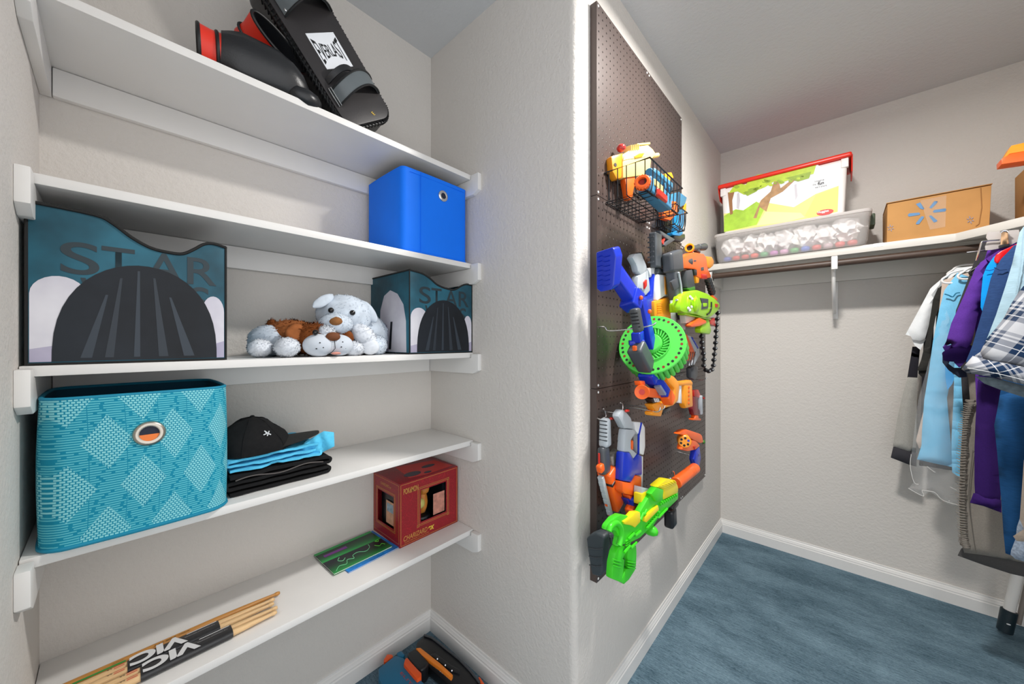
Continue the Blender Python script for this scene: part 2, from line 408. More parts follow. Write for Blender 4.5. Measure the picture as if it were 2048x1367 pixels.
m = MB(Mx); q = rrect(PW + .001, -.001, .411, .043, 10); q = [(a, b, -.012) for a, b in q]
m.tube(q, .0035, True, 6)
dense = []
for i in range(len(q)):
    a = V(q[i]); b = V(q[(i + 1) % len(q)]); n = max(1, int((b - a).length / .012)); dense += [a.lerp(b, j / n) for j in range(n)]
for i in range(0, len(dense), 1):
    a = dense[i]; b = dense[(i + 1) % len(dense)]; c = V((0, .2, 0)); o = (a - c); o.z = 0; o.normalize()
    m.tube([a + V((0, 0, .012)) - o * .004, a.lerp(b, .5) + o * .0035, b + V((0, 0, -.016)) + o * .001], .0018, n=5)
obj('lacing', m, M_pipe, pad)
m = MB(Mx); m.ext([(-.044, .158, .002), (.048, .158, .002), (.048, .252, .002), (-.044, .252, .002)], (0, 0, .0012), 0); patch = obj('patch', m, mat('patch_white', 'e9ecf1', 0.4), pad)
def wp(a, b, c=0): return Mx @ V((a, b, c))
text('EVERLAST', wp(-.040, .180, .0034), Wd, U, .050, M_pipe, patch, depth=.0004, width=.084, bold=.01,
     squash=lambda u, w: .5 + (w - .5) * (.62 + .75 * (2 * u - 1) ** 2))
for k, (y0, ww, lab) in enumerate(((.082, .042, None), (.318, .05, None))):
    m = MB(Mx)
    def fn(u, v, y0=y0, ww=ww):
        a = -PW * .80 + PW * 1.72 * u; z = .004 + .048 * sin(pi * min(1, u * 1.02)) ** .7
        return V((a, y0 + (v - .5) * ww + .012 * sin(u * 3) + u * .012, z))
    m.grid(fn, 18, 5); bmesh.ops.solidify(m.bm, geom=m.bm.faces[:], thickness=.004); st = obj('strap', m, Mgrey_sl, pad)
    m = MB(Mx)
    for s_ in (0, 1): m.tube([fn(i / 20, s_) + V((0, 0, .001)) for i in range(21)], .0030, n=6)
    obj('strap_binding', m, M_pipe, st)
    if k == 0:
        m = MB(Mx); m.tube([(-PW * .80, y0 - .024, .010), (-PW * .86, y0 - .024, .006), (-PW * .86, y0 + .026, .006), (-PW * .80, y0 + .026, .010)], .0022, closed=True, n=8); obj('buckle', m, M_chrome, pad)
        m = MB(Mx); m.grid(lambda u, v: V((-PW * .75 + PW * 1.2 * u, y0 + .038 + .016 * v + .012 * sin(u * 3), .004 + .034 * sin(pi * u) ** .8)), 14, 3); bmesh.ops.solidify(m.bm, geom=m.bm.faces[:], thickness=.004); obj('strap', m, M_black, pad)
    else:
        for q_ in (-.014, .014):
            m = MB(Mx); m.ell((-PW * .70, y0 + q_, .012), (.006, .006, .003)); obj('rivet', m, M_chrome, pad)
text('E', wp(.020, .018, .0026), (Wd + U * .1), U - Wd * .35, .011, mat('yellow_print', 'e8c233', .5), pad, name='monogram', depth=.0006)

# ---- blue fabric bin with steel eyelet
def eyelet(c, n, up, r, parent, wire=.0038, m=None):
    n = V(n).normalized(); a = V(up).cross(n).normalized(); b = n.cross(a); c = V(c)
    k = MB(); k.lathe([(r - .004, -.002), (r - .004, .0028), (r, .0042), (r + .004, .003), (r + .0058, 0), (r + .0058, -.002)], c, n, 28, False)
    return obj('eyelet', k, m or M_chrome, parent, smooth=60)
Mblue = mat('blue_fabric', '0074f4', 0.6, spec=0.3, var=0.05, vs=6, bump=0.2, bs=500, bd=0.0005)
Mdark_in = mat('dark_lining', '141b2c', 0.8)
def rounded_bin(nm, x0, x1, y0, y1, z0, z1, r, lab, outer, inner, ey, bulge=0.01, wall=.004, dip=0.0, top_in=0.0):
    b = thing(nm, ((x0 + x1) / 2, (y0 + y1) / 2, z0), lab, 'bin')
    cx, cy = (x0 + x1) / 2, (y0 + y1) / 2; hx, hy = (x1 - x0) / 2, (y1 - y0) / 2
    def outline(off, f):
        out = []; n = 6
        for sx, sy, a0 in ((1, 1, 0), (-1, 1, pi / 2), (-1, -1, pi), (1, -1, 1.5 * pi)):
            c = (cx + sx * (hx - r), cy + sy * (hy - r)); out += [(c[0] + (r - off) * cos(a0 + pi / 2 * i / n), c[1] + (r - off) * sin(a0 + pi / 2 * i / n)) for i in range(n + 1)]
        o2 = []; k = len(out)
        for i in range(k):
            p = V(out[i]); q = V(out[(i + 1) % k]); m_ = max(1, int((q - p).length / .02)); o2 += [p.lerp(q, j / m_) for j in range(m_)]
        res = []
        for p in o2:
            u = max(-1, min(1, (p.x - cx) / hx)); w = max(-1, min(1, (p.y - cy) / hy))
            g = bulge * f
            res.append((p.x + g * math.copysign(1, u) * (1 - w * w) * (abs(u) ** 3), p.y + g * math.copysign(1, w) * (1 - u * u) * (abs(w) ** 3)))
        return res
    def wallmesh(off, zs):
        m = MB(); t = bmesh.new(); R = []
        for z, f in zs:
            R.append([t.verts.new((a, c, z)) for a, c in outline(off, f)])
        k = len(R[0])
        for i in range(len(R) - 1):
            for j in range(k): t.faces.new([R[i][j], R[i][(j + 1) % k], R[i + 1][(j + 1) % k], R[i + 1][j]])
        t.faces.new(R[0]); bmesh.ops.recalc_face_normals(t, faces=t.faces); m.add(t); return m
    H = z1 - z0; zs = [(z0 + H * i / 8, .3 + .7 * sin(pi * (.15 + .75 * i / 8))) for i in range(9)]
    obj('fabric_wall', wallmesh(0, zs), outer, b, smooth=50)
    m = wallmesh(wall, [(z0 + .004, .3)] + zs[1:]); obj('lining', m, inner, b, smooth=50)
    m = MB(); o = outline(wall / 2, zs[-1][1]); m.tube([(a, c, z1 - .001) for a, c in o], wall * .75, True, 8); obj('rim_binding', m, outer if nm != 'woven_storage_basket' else Mteal_bind, b, smooth=60)
    m = MB(); o = outline(0, zs[0][1]); m.tube([(a, c, z0 + .004) for a, c in o], .0035, True, 6); obj('base_binding', m, outer if nm != 'woven_storage_basket' else Mteal_bind, b, smooth=60)
    return b
bb = rounded_bin('fabric_bin', -1.298, -1.058, .634, .908, 1.5355, 1.812, .016, 'plain bright blue fabric bin with steel eyelet on the second shelf', Mblue, Mdark_in, None, .006)
c = at(886, 392, x=-1.0525)
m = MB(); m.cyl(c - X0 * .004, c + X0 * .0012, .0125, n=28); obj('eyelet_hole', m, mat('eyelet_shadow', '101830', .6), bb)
eyelet(c + X0 * .001, X0, Z0, .0145, bb)
m = MB()
for y_ in (.705,): m.tube([(-1.0565 + .0045, .70, 1.538), (-1.052, .70, 1.808)], .0009, n=5)
obj('seam', m, Mblue, bb); m = MB(); m.tube([(-1.0545, .66 + .23 * i / 10, 1.800 ) for i in range(11)], .0008, n=5)
obj('seam', m, Mblue, bb)

# ---- teal woven basket
def woven():
    T = NT('teal_weave'); x, y, z = T.xyz(T.pos()); M = T.math
    w = T.noise(T.pos(1, 1, 1), 60, 2)
    along = M('ADD', y, M('MULTIPLY', x, -1.0)); zz = M('ADD', z, M('MULTIPLY', w, .0012))
    row = M('FRACT', M('DIVIDE', zz, .0044)); rowid = M('FLOOR', M('DIVIDE', zz, .0044))
    jit = M('FRACT', M('MULTIPLY', M('SINE', M('MULTIPLY', rowid, 12.9898)), 437.5))
    P, Q = .091, .172
    def dia(oy, oz):
        a = M('ABSOLUTE', M('SUBTRACT', M('FRACT', M('DIVIDE', M('ADD', along, oy), P)), .5)); b = M('ABSOLUTE', M('SUBTRACT', M('FRACT', M('DIVIDE', M('ADD', z, oz), Q)), .5))
        return M('LESS_THAN', M('ADD', M('MULTIPLY', a, P / .032), M('MULTIPLY', b, Q / .052)), 1.0), a
    d1, a1 = dia(.2295, -.101 + Q); d2, a2 = dia(.2295 + P / 2, -.101 + Q * 1.5); d = M('MAXIMUM', d1, d2)
    dash = M('FRACT', M('ADD', M('DIVIDE', along, .0062), M('MULTIPLY', rowid, .5)))
    inner = M('MULTIPLY', M('LESS_THAN', row, .72), M('LESS_THAN', dash, .74))
    ln = M('FRACT', M('ADD', M('DIVIDE', along, .034), jit)); outer = M('MULTIPLY', M('LESS_THAN', row, .48), M('LESS_THAN', ln, .86))
    vline = M('MAXIMUM', M('LESS_THAN', M('ABSOLUTE', M('SUBTRACT', M('FRACT', M('DIVIDE', M('ADD', along, .2295), P / 2)), .5)), .012), 0.0)
    f = M('ADD', M('MULTIPLY', d, inner), M('MULTIPLY', M('SUBTRACT', 1.0, d), M('MULTIPLY', M('MULTIPLY', outer, M('SUBTRACT', 1.0, vline)), .95)))
    base = T.mix(T.noise(T.pos(), 20, 2), lin('04809f'), lin('1090ac')); lite = T.mix(d, lin('5fc0cd'), lin('8ad4da'))
    T.setp(T.mix(f, base, lite), .75, spec=.3); T.bump(f, .5, .0008); return T.m
Mteal_bind = mat('teal_binding', '0a86a6', .7, bump=.4, bs=600, bd=.0006); Mteal_in = mat('teal_lining', '0b4a63', .85)
tb = rounded_bin('woven_storage_basket', -1.285, -1.035, -.086, .176, .8635, 1.137, .032, 'large teal basket woven with pale diamonds on the fourth shelf', woven(), Mteal_in, None, .012, .0045)
c = at(299, 866, x=-1.0235)
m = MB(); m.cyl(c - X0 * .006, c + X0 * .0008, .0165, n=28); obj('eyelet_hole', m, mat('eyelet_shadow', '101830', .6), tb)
m = MB(); P_ = [(c + X0 * .0012 + Y0 * (.0155 * cos(a)) + Z0 * (.0155 * sin(a))) for a in [pi + .1 + (pi - .2) * i / 12 for i in range(13)]]; m.ext(P_, X0 * .0006, 0); obj('orange_toy_glimpse', m, plastic('toy_orange', 'f0791c'), tb, label='orange toy seen through the eyelet')
eyelet(c + X0 * .001, X0, Z0, .0185, tb, m=mat('brushed_steel', 'b9b2a6', .3, 1.0))

# ---- printed cubes with a dipped front
Mtrim = mat('black_webbing', '161616', .8, bump=.5, bs=700, bd=.0006)
def printed_panel(name, a, b):
    T = NT(name); f = T.noise(T.pos(1, 1, 1), 5.5, 4, .55); g = T.noise(T.pos(), 40, 3)
    T.setp(T.mix(T.ramp(f, .32, .68), lin(a), lin(b)), .5, spec=.3); T.bump(T.noise(T.pos(), 9, 2), .5, .006); return T.m
Mprint = printed_panel('printed_teal_sheet', '1d3f4c', '2f7288')
Mcape = printed_panel('printed_black', '0e1116', '20262e'); Mpale = printed_panel('printed_pale', 'b9b5c4', 'e3e2e8'); Mlil = printed_panel('printed_lilac', '8f8aa5', 'bdb8cc')
Mletter = mat('printed_dark_letter', '1d2f37', .5)
def printed_bin(y0, y1, x0, x1, z0, h, lab, left_side):
    b = thing('printed_storage_bin', ((x0 + x1) / 2, (y0 + y1) / 2, z0), lab, 'bin', 'printed folding storage bins')
    W_ = y1 - y0; yy = lambda u: y0 + W_ * u; zz = lambda w: z0 + h * w
    top = [(0, 1), (.28, .985), (.37, .945), (.46, .87), (.56, .815), (.66, .80), (.735, .805), (.80, .85), (.86, .90), (.92, .915), (1, .90)]
    if left_side: top = [(0, 1), (.18, .98), (.30, .93), (.40, .87), (.52, .84), (.66, .83), (.74, .86), (.82, .905), (.9, .93), (1, .925)]
    front = [(yy(0), zz(0)), (yy(1), zz(0))] + [(yy(u), zz(w)) for u, w in top[::-1]]
    m = MB(); m.ext([(x1, a, c) for a, c in front], (-.004, 0, 0), .001); fp = obj('front_panel', m, Mprint, b)
    for nm, yv in (('left_panel', y0), ('right_panel', y1 - .004)):
        e = top[0][1] if nm[0] == 'l' else top[-1][1]
        m = MB(); m.ext([(x1 - .0045, yv, z0 + .004), (x0 + .0005, yv, z0 + .004), (x0 + .0005, yv, zz(e)), (x1 - .0045, yv, zz(e))], (0, .004, 0), .001); s_ = obj('side_panel', m, Mprint, b)
        if nm[0] == 'l': lp = s_
    m = MB(); m.box((x0, y0 + .0045, z0 + .004), (x0 + .004, y1 - .0045, zz(.93)), .001); obj('back_panel', m, Mcape, b)
    m = MB(); m.box((x0, y0, z0), (x1, y1, z0 + .004), .001); obj('base_panel', m, Mtrim, b)
    m = MB(); q = [(x1 + .0005, yy(u), zz(w)) for u, w in top]; m.tube(smooth_path(q, 4), .0032, n=7)
    for yv in (y0, y1): m.tube([(x1, yv, z0), (x1, yv, zz(1 if yv == y0 else top[-1][1]))], .0022, n=6)
    m.tube([(x1, y0, z0 + .002), (x1, y1, z0 + .002)], .0022, n=6); m.tube([(x0, y0, zz(1)), (x1, y0, zz(1))], .0028, n=6); m.tube([(x0, y1, zz(.93)), (x1, y1, zz(top[-1][1]))], .0028, n=6); m.tube([(x0, y0, zz(.96)), (x0, y1, zz(.93))], .0028, n=6)
    obj('webbing_trim', m, Mtrim, b)
    # generic print: a dark mound between pale blocks, and the words
    X_ = x1 + .0004
    def flat(name, pts, mt, dx, par=fp):
        k = MB(); k.ext([(X_ + dx, yy(u), zz(w)) for u, w in pts], (.0003, 0, 0), 0); return obj(name, k, mt, par)
    zt = .585 if not left_side else .62; zh = .205
    for i, (s, u0, wd) in enumerate((('S', .135, .17), ('T', .315, .16), ('A', .53, .20), ('R', .76, .18))):
        text(s, (X_, yy(u0), zz(zt)), Y0, Z0, h * zh, Mletter, fp, width=W_ * wd, depth=.0003, bold=.007)
    for i, (s, u0, wd) in enumerate((('W', .22, .22), ('A', .45, .17), ('R', .63, .13), ('S', .775, .12))):
        text(s, (X_, yy(u0), zz(zt - .225)), Y0, Z0, h * zh, Mletter, fp, width=W_ * wd, depth=.0003, bold=.007)
    def arc(cx, cw, ru, rw, a0, a1, n=12): return [(cx + ru * cos(a0 + (a1 - a0) * i / n), cw + rw * sin(a0 + (a1 - a0) * i / n)) for i in range(n + 1)]
    for side, (a, c, tp) in enumerate(((.012, .25, .56), (.85, .988, .50))):
        flat('pale_print_block', [(a, .02), (c, .02)] + arc((a + c) / 2, tp - .12, (c - a) / 2, .12, 0, pi), Mpale, .0005)
        flat('lilac_print_stripe', [(a, .02), (c, .02), (c, .15), (a, .10)], Mlil, .0009)
    flat('dark_print_hill', [(.10, .02), (.94, .02)] + [(.52 + .42 * cos(t_), .02 + .66 * sin(t_) ** .8) for t_ in [pi * (i + .5) / 24 for i in range(24)]], Mcape, .0013)
    for k_, (u0, u1, w1, sh) in enumerate(((.22, .26, .46, '2a343f'), (.33, .36, .58, '232c36'), (.47, .49, .64, '2a343f'), (.60, .64, .60, '232c36'), (.74, .79, .47, '2a343f'))):
        um = .52 + (u0 - .52) * .62
        flat('print_fold', [(u0, .04), (u1 + .012, .04), (um + .012, w1), (um, w1)], mat('printed_fold_' + sh, sh, .5), .0017)
    if left_side:
        def sf(name, pts, mt, dy):
            k = MB(); D = x1 - x0; k.ext([(x0 + D * u, y0 - .0004 - dy, zz(w)) for u, w in pts], (0, -.0003, 0), 0); return obj(name, k, mt, lp)
        sf('pale_print_block', [(.24, .02), (.93, .02), (.92, .40), (.86, .60), (.72, .74), (.54, .80), (.38, .74), (.28, .56)], Mpale, 0)
        sf('lilac_print_stripe', [(.30, .02), (.5, .02), (.46, .36), (.36, .40)], Mlil, .0005)
        sf('dark_print_stripe', [(.50, .05), (.56, .05), (.60, .40), (.55, .40)], Mcape, .0005)
    return b
printed_bin(-.101, .176, -1.318, -1.052, 1.1975, .287, 'printed bin with dark mound picture at the left end of the third shelf', False)
printed_bin(.657, .928, -1.318, -1.052, 1.1975, .277, 'printed bin with dark mound picture at the right end, beside the plush dogs', True)
# ---- plush dogs
Mfw = mat('plush_white', 'd6dbe2', .95, spec=.1, var=.12, vs=30); Mfg = mat('plush_grey_white', 'c3cdd8', .95, spec=.1, var=.16, vs=26)
Mfb = mat('plush_brown', '74401f', .95, spec=.1, var=.35, vs=40); Mfo = mat('plush_ginger', '8c5430', .95, spec=.1, var=.25, vs=40)
Msmooth = mat('plush_velour', 'c9d0d9', .9, spec=.15, bump=.3, bs=500, bd=.0006); Mnose = mat('nose_brown', '8b5a2b', .8, var=.2, vs=60, bump=.5, bs=500)
Meye = mat('glass_eye', '14100f', .08); Mpink = mat('tongue_pink', 'd89384', .8)
Vd = V((.93, -.34, 0)).normalized(); Sd = V((.34, .93, 0)).normalized()     # the dogs face the room, slightly to the left
AX = (Vd, Sd, Z0)
def furry(nm, par, mt, parts, L=.007, per=2, sub=3, nz=.06, droop=.2, w=.0014):
    m = MB()
    for c, r, ax in parts: m.ell(c, r, ax, sub, nz)
    m.fur(L, per, droop, w); return obj(nm, m, mt, par, smooth=60)
def eyes(par, spots, r):
    for c in spots:
        m = MB(); m.ell(c, (r, r, r), None, 3); obj('eye', m, Meye, par, smooth=80)
def onell(u, v, c, rad, ax, lift=0.0):
    d = (FV + RV * ((u - 1024) / FPX) + Z0 * ((682.0 - v) / FPX)); o = CAM - c
    D = V([d.dot(ax[i]) / rad[i] for i in range(3)]); O = V([o.dot(ax[i]) / rad[i] for i in range(3)])
    a, b, g = D.dot(D), 2 * D.dot(O), O.dot(O) - 1; q = max(0, b * b - 4 * a * g); return CAM + d * ((-b - sqrt(q)) / (2 * a) - lift)
# white dog, sitting behind
c0 = at(690, 632, x=-1.165)
d1 = thing('plush_dog', (c0.x - .03, c0.y + .04, 1.198), 'white plush dog with brown nose sitting behind the brown one', 'plush toy')
furry('head', d1, Mfg, [(c0, (.072, .083, .068), AX)], .006, 2)
cm = at(672, 648, x=-1.108)
furry('muzzle', d1, Mfg, [(cm, (.040, .047, .033), AX)], .004, 2)
m = MB(); m.ell(onell(672, 642, cm, (.040, .047, .033), AX, .001), (.008, .0165, .0125), AX, 2, .25, 20); obj('nose', m, Mnose, d1, smooth=60)
eyes(d1, [onell(662, 620, c0, (.072, .083, .068), AX, .001), onell(705, 625, c0, (.072, .083, .068), AX, .001)], .0082)
def ear(par, A, B, w, mt, th=.010, L=.004):
    A = V(A); B = V(B); d = (B - A); l = d.length; d.normalize(); side = d.cross(Vd).normalized(); n = side.cross(d)
    m = MB(); m.ell((A + B) / 2, (l * .58, w, th), (d, side, n), 3, .08); m.fur(L, 2, .1, .0013); return obj('ear', m, mt, par, smooth=60)
ear(d1, at(664, 591, x=-1.145), at(629, 612, x=-1.13), .015, Mfg, .008)
ear(d1, at(724, 604, x=-1.12), at(751, 641, x=-1.11), .017, Mfg, .008)
furry('body', d1, Mfg, [(at(732, 668, x=-1.19), (.075, .070, .068), AX), (at(690, 690, x=-1.19), (.07, .07, .05), AX)], .006, 2)
furry('front_leg', d1, Mfw, [(at(728, 672, x=-1.10), (.030, .030, .048), (Vd, (Sd + Z0 * .9).normalized(), (Z0 - Sd * .9).normalized())), (at(706, 697, x=-1.085), (.030, .030, .022), AX)], .006, 2)
furry('hind_leg', d1, Mfg, [(at(752, 690, x=-1.12), (.055, .034, .034), AX)], .005, 2)
m = MB(); m.ell(at(740, 693, x=-1.078), (.014, .028, .0245), AX, 3); m.fur(.002, 1, .1, .001); obj('paw_pad', m, Mfw, d1, smooth=60)
# brown and white dog, lying in front
c2 = at(612, 676, x=-1.125); hz = 1.198
d2 = thing('plush_dog', (c2.x, c2.y, hz), 'brown and white plush dog lying with its broad muzzle on the shelf', 'plush toy')
hx = at(632, 680, x=-1.118)
furry('head', d2, Mfb, [(V((hx.x, hx.y, hz + .048)), (.050, .066, .046), AX)], .011, 3, w=.0018)
mz = at(658, 693, x=-1.070)
m = MB(); m.ell(V((mz.x, mz.y - .027, hz + .031)), (.030, .040, .0315), AX, 3); m.ell(V((mz.x, mz.y + .027, hz + .031)), (.030, .038, .031), AX, 3); m.ell(V((mz.x - .004, mz.y, hz + .040)), (.030, .040, .030), AX, 3); obj('muzzle', m, Msmooth, d2, smooth=80)
m = MB(); m.ell(V((mz.x + .026, mz.y + .001, hz + .055)), (.009, .0185, .0125), AX, 3); obj('nose', m, mat('nose_velvet', '6e3c1a', .75, bump=.4, bs=400), d2, smooth=80)
def onm(u, v): return at(u, v, x=-1.0405)
m = MB(); m.tube([V((mz.x + .0335, mz.y + .002, hz + .045)), V((mz.x + .0325, mz.y + .004, hz + .022)), V((mz.x + .030, mz.y - .004, hz + .012)), V((mz.x + .031, mz.y - .016, hz + .006))], .0010, n=5); obj('mouth_stitch', m, Mpipe2 if 'Mpipe2' in globals() else M_pipe, d2)
for dy, dz in ((-.034, .038), (-.026, .025), (-.042, .022), (.026, .040), (.022, .026), (.034, .022)):
    m = MB(); xx = mz.x - .0015 + .0315 * sqrt(max(.05, 1 - ((abs(dy) - .027) / .040) ** 2 - ((dz - .031) / .0318) ** 2)) - abs(dy) * .02; 
    m.ell(V((xx - dy * .30 * .0, mz.y + dy, hz + dz)), (.0022, .0022, .0018), None, 2); obj('whisker_spot', m, M_pipe, d2)
m = MB(); m.ell(V((mz.x + .028, mz.y + .008, hz + .0085)), (.008, .013, .004), AX, 2); obj('tongue', m, Mpink, d2)
furry('blaze', d2, Mfw, [(V((hx.x + .030, hx.y + .016, hz + .068)), (.030, .024, .018), (Vd, Sd, Z0))], .008, 3)
eyes(d2, [V((mz.x + .012, mz.y - .040, hz + .066))], .0075)
ear(d2, V((hx.x + .0, hx.y - .030, hz + .078)), V((hx.x + .018, hx.y - .075, hz + .052)), .026, Mfo, .012, .009)
ear(d2, V((hx.x + .012, hx.y + .055, hz + .072)), V((hx.x + .034, hx.y + .088, hz + .046)), .020, Mfb, .011, .009)
furry('body', d2, Mfo, [(at(585, 675, x=-1.19) , (.06, .075, .052), AX)], .010, 3, w=.0018)
furry('haunch', d2, Mfg, [(at(545, 680, x=-1.20), (.055, .06, .045), AX)], .006, 2)
bt = at(574, 694, x=-1.085)
furry('paw', d2, Mfw, [(V((bt.x, bt.y, hz + .026)), (.034, .030, .0255), AX)], .005, 2)
bt = at(520, 693, x=-1.125)
furry('paw', d2, Mfw, [(V((bt.x, bt.y, hz + .024)), (.034, .028, .0235), AX)], .005, 2)
m = MB(); tp = at(553, 652, x=-1.20); m.tube(smooth_path([at(570, 660, x=-1.19), tp, at(538, 645, x=-1.19)], 5), [.014] * 5 + [.012] * 5 + [.006], n=10); m.fur(.009, 2, .2, .0015); obj('tail', m, Mfb, d2, smooth=60)

# ---- cap, pale blue garment and black shorts, stacked
def folded(nm, lab, cat, y0, y1, z0, layers, th, gap, x0, x1, mt, wav=.004, seed=0, curl=.0):
    """one cloth folded to and fro: loops at both ends, edge towards the room"""
    r = thing(nm, ((x0 + x1) / 2, (y0 + y1) / 2, z0), lab, cat, None)
    path = []
    for i in range(layers):
        z = z0 + th * .6 + i * gap; a, b = (y0, y1) if i % 2 == 0 else (y1, y0); n = 16
        a += .012 * (i % 3) * (1 if a == y0 else -1)
        for j in range(n + 1):
            u = j / n; path.append((a + (b - a) * u, z + curl * 0))
        if i < layers - 1:
            s = 1 if b == y1 else -1
            for j in range(1, 6): path.append((b + s * gap * .5 * sin(pi * j / 6), z + gap * (.5 - .5 * cos(pi * j / 6))))
    nx = 22; m = MB(); t = bmesh.new(); k = len(path); G = []
    nrm = []
    for i in range(k):
        a = V(path[max(i - 1, 0)]); b = V(path[min(i + 1, k - 1)]); d = (b - a).normalized() if (b - a).length > 1e-6 else V((1, 0)); nrm.append(V((-d.y, d.x)))
    for side in (1, -1):
        rows = []
        for i in range(k):
            row = []
            for j in range(nx + 1):
                x = x0 + (x1 - x0) * j / nx; y, z = path[i]
                lift = (z - z0) / (layers * gap)
                wv = wav * noise.noise(V((x * 14, y * 16, seed + 2 * lift))) * (0.35 + lift) + wav * .5 * noise.noise(V((x * 40, y * 40, seed + 5)))
                edge = wav * 1.6 * noise.noise(V((y * 22, seed, lift * 3)))* (j / nx) ** 2
                row.append(t.verts.new((x + edge, y + nrm[i].x * th * .5 * side, z + abs(wv) * .8 + nrm[i].y * th * .5 * side)))
            rows.append(row)
        G.append(rows)
    for rows in G:
        for i in range(k - 1):
            for j in range(nx): t.faces.new([rows[i][j], rows[i + 1][j], rows[i + 1][j + 1], rows[i][j + 1]])
    A, B = G
    for i in range(k - 1):
        for j in (0, nx): t.faces.new([A[i][j], A[i + 1][j], B[i + 1][j], B[i][j]])
    for i in (0, k - 1):
        for j in range(nx): t.faces.new([A[i][j], A[i][j + 1], B[i][j + 1], B[i][j]])
    bmesh.ops.recalc_face_normals(t, faces=t.faces); m.add(t); return r, m
Mblk_cloth = mat('black_cloth', '1a1a1b', .95, spec=.2, var=.15, vs=120, bump=.4, bs=700, bd=.0006)
Mcyan = cloth('sky_blue_cotton', '5cc3ea', .05)
r, m = folded('folded_shorts', 'folded black shorts with ribbed edge, at the bottom of the clothes stack', 'shorts', .190, .414, .8640, 4, .0075, .0135, -1.30, -1.085, Mblk_cloth, .004, 3)
obj('cloth_layers', m, Mblk_cloth, r, smooth=60)
m = MB(); m.tube([(-1.083, .20 + .20 * i / 20, .903 + .004 * sin(i * .5)) for i in range(21)], .0016, n=6); obj('edge_stitching', m, mat('grey_thread', '55504e', .8), r)
r, m = folded('folded_garment', 'crumpled sky blue garment folded between the black cap and the black shorts', 'clothes', .192, .392, .918, 3, .006, .0125, -1.29, -1.095, Mcyan, .010, 9)
obj('cloth_layers', m, Mcyan, r, smooth=60)
m = MB()
p0 = V((-1.11, .388, .938)); 
m.pillow([(-.045, -.016), (.0, -.022), (.05, -.018), (.055, .02), (.03, .034), (-.02, .026), (-.05, .008)], p0, V((.28, .9, .30)), V((-.2, -.1, 1)), .010, .008, .018, lambda a, b: .004 * sin(a * 220 + b * 40) + .003 * noise.noise(V((a * 60, b * 60, 2))))
obj('gathered_corner', m, Mcyan, r, smooth=70)
cap_z = .950
cp = thing('baseball_cap', (-1.175, .25, cap_z), 'worn black baseball cap with white emblem lying on the folded clothes', 'cap')
m = MB(); CA = (V((.22, .97, .02)).normalized(), V((-.97, .22, .0)).normalized(), V((.05, -.02, 1)).normalized())
t = bmesh.new(); bmesh.ops.create_uvsphere(t, u_segments=36, v_segments=20, radius=1)
bmesh.ops.delete(t, geom=[v for v in t.verts if v.co.z < -.02], context='VERTS')
cc = V((-1.165, .252, cap_z + .004))
for v in t.verts:
    p = v.co.copy(); q = p * (1 + .10 * noise.noise(p * 2.1 + V((4, 1, 2)))); q.z *= 1 - .28 * max(0, p.x)  - .10 * max(0, noise.noise(p * 3))
    v.co = cc + CA[0] * q.x * .088 + CA[1] * q.y * .082 + CA[2] * (q.z * .086)
m.add(t); bmesh.ops.solidify(m.bm, geom=m.bm.faces[:], thickness=.002); obj('crown', m, Mblk_cloth, cp, smooth=70)
m = MB()
def brim(u, v):
    a = (u - .5) * 2; r0 = .090; ln = .080 * (1 - abs(a) ** 2.6) * v
    base = cc + CA[0] * (.078 * sqrt(max(0, 1 - (a * .86) ** 2)) + ln) + CA[1] * (a * .066) + CA[2] * (.022 - .016 * a * a)
    return base
m.grid(brim, 21, 8); bmesh.ops.solidify(m.bm, geom=m.bm.faces[:], thickness=.0035); obj('brim', m, mat('cap_brim', '1e1d1c', .9, var=.12, vs=90, bump=.4, bs=600), cp, smooth=50)
m = MB()
for k in range(6):
    a = pi / 3 * k + .3; pts = []
    for j in range(9):
        e = pi / 2 * j / 8; p = V((cos(a) * cos(e), sin(a) * cos(e), sin(e))); q = p * (1.004 + .10 * noise.noise(p * 2.1 + V((4, 1, 2)))); q.z *= 1 - .28 * max(0, p.x) - .10 * max(0, noise.noise(p * 3))
        pts.append(cc + CA[0] * q.x * .088 + CA[1] * q.y * .082 + CA[2] * q.z * .086)
    m.tube(pts, .0009, n=5)
m.ell(cc + CA[2] * .086, (.006, .006, .004), CA, 2); obj('seam_and_button', m, Mblk_cloth, cp)
m = MB(); e0 = at(527, 869, x=-1.100) 
for a, b in (((0, 0), (.012, .004)), ((.004, .006), (.016, -.002)), ((.008, -.004), (.012, .008)), ((.002, .010), (.008, .004))):
    m.bar(e0 + CA[0] * a[0] + Z0 * a[1] , e0 + CA[0] * b[0] + Z0 * b[1] + X0 * .0, .0022, .0022, bev=0)
obj('emblem', m, mat('white_thread', 'e6e8ea', .8), cp)

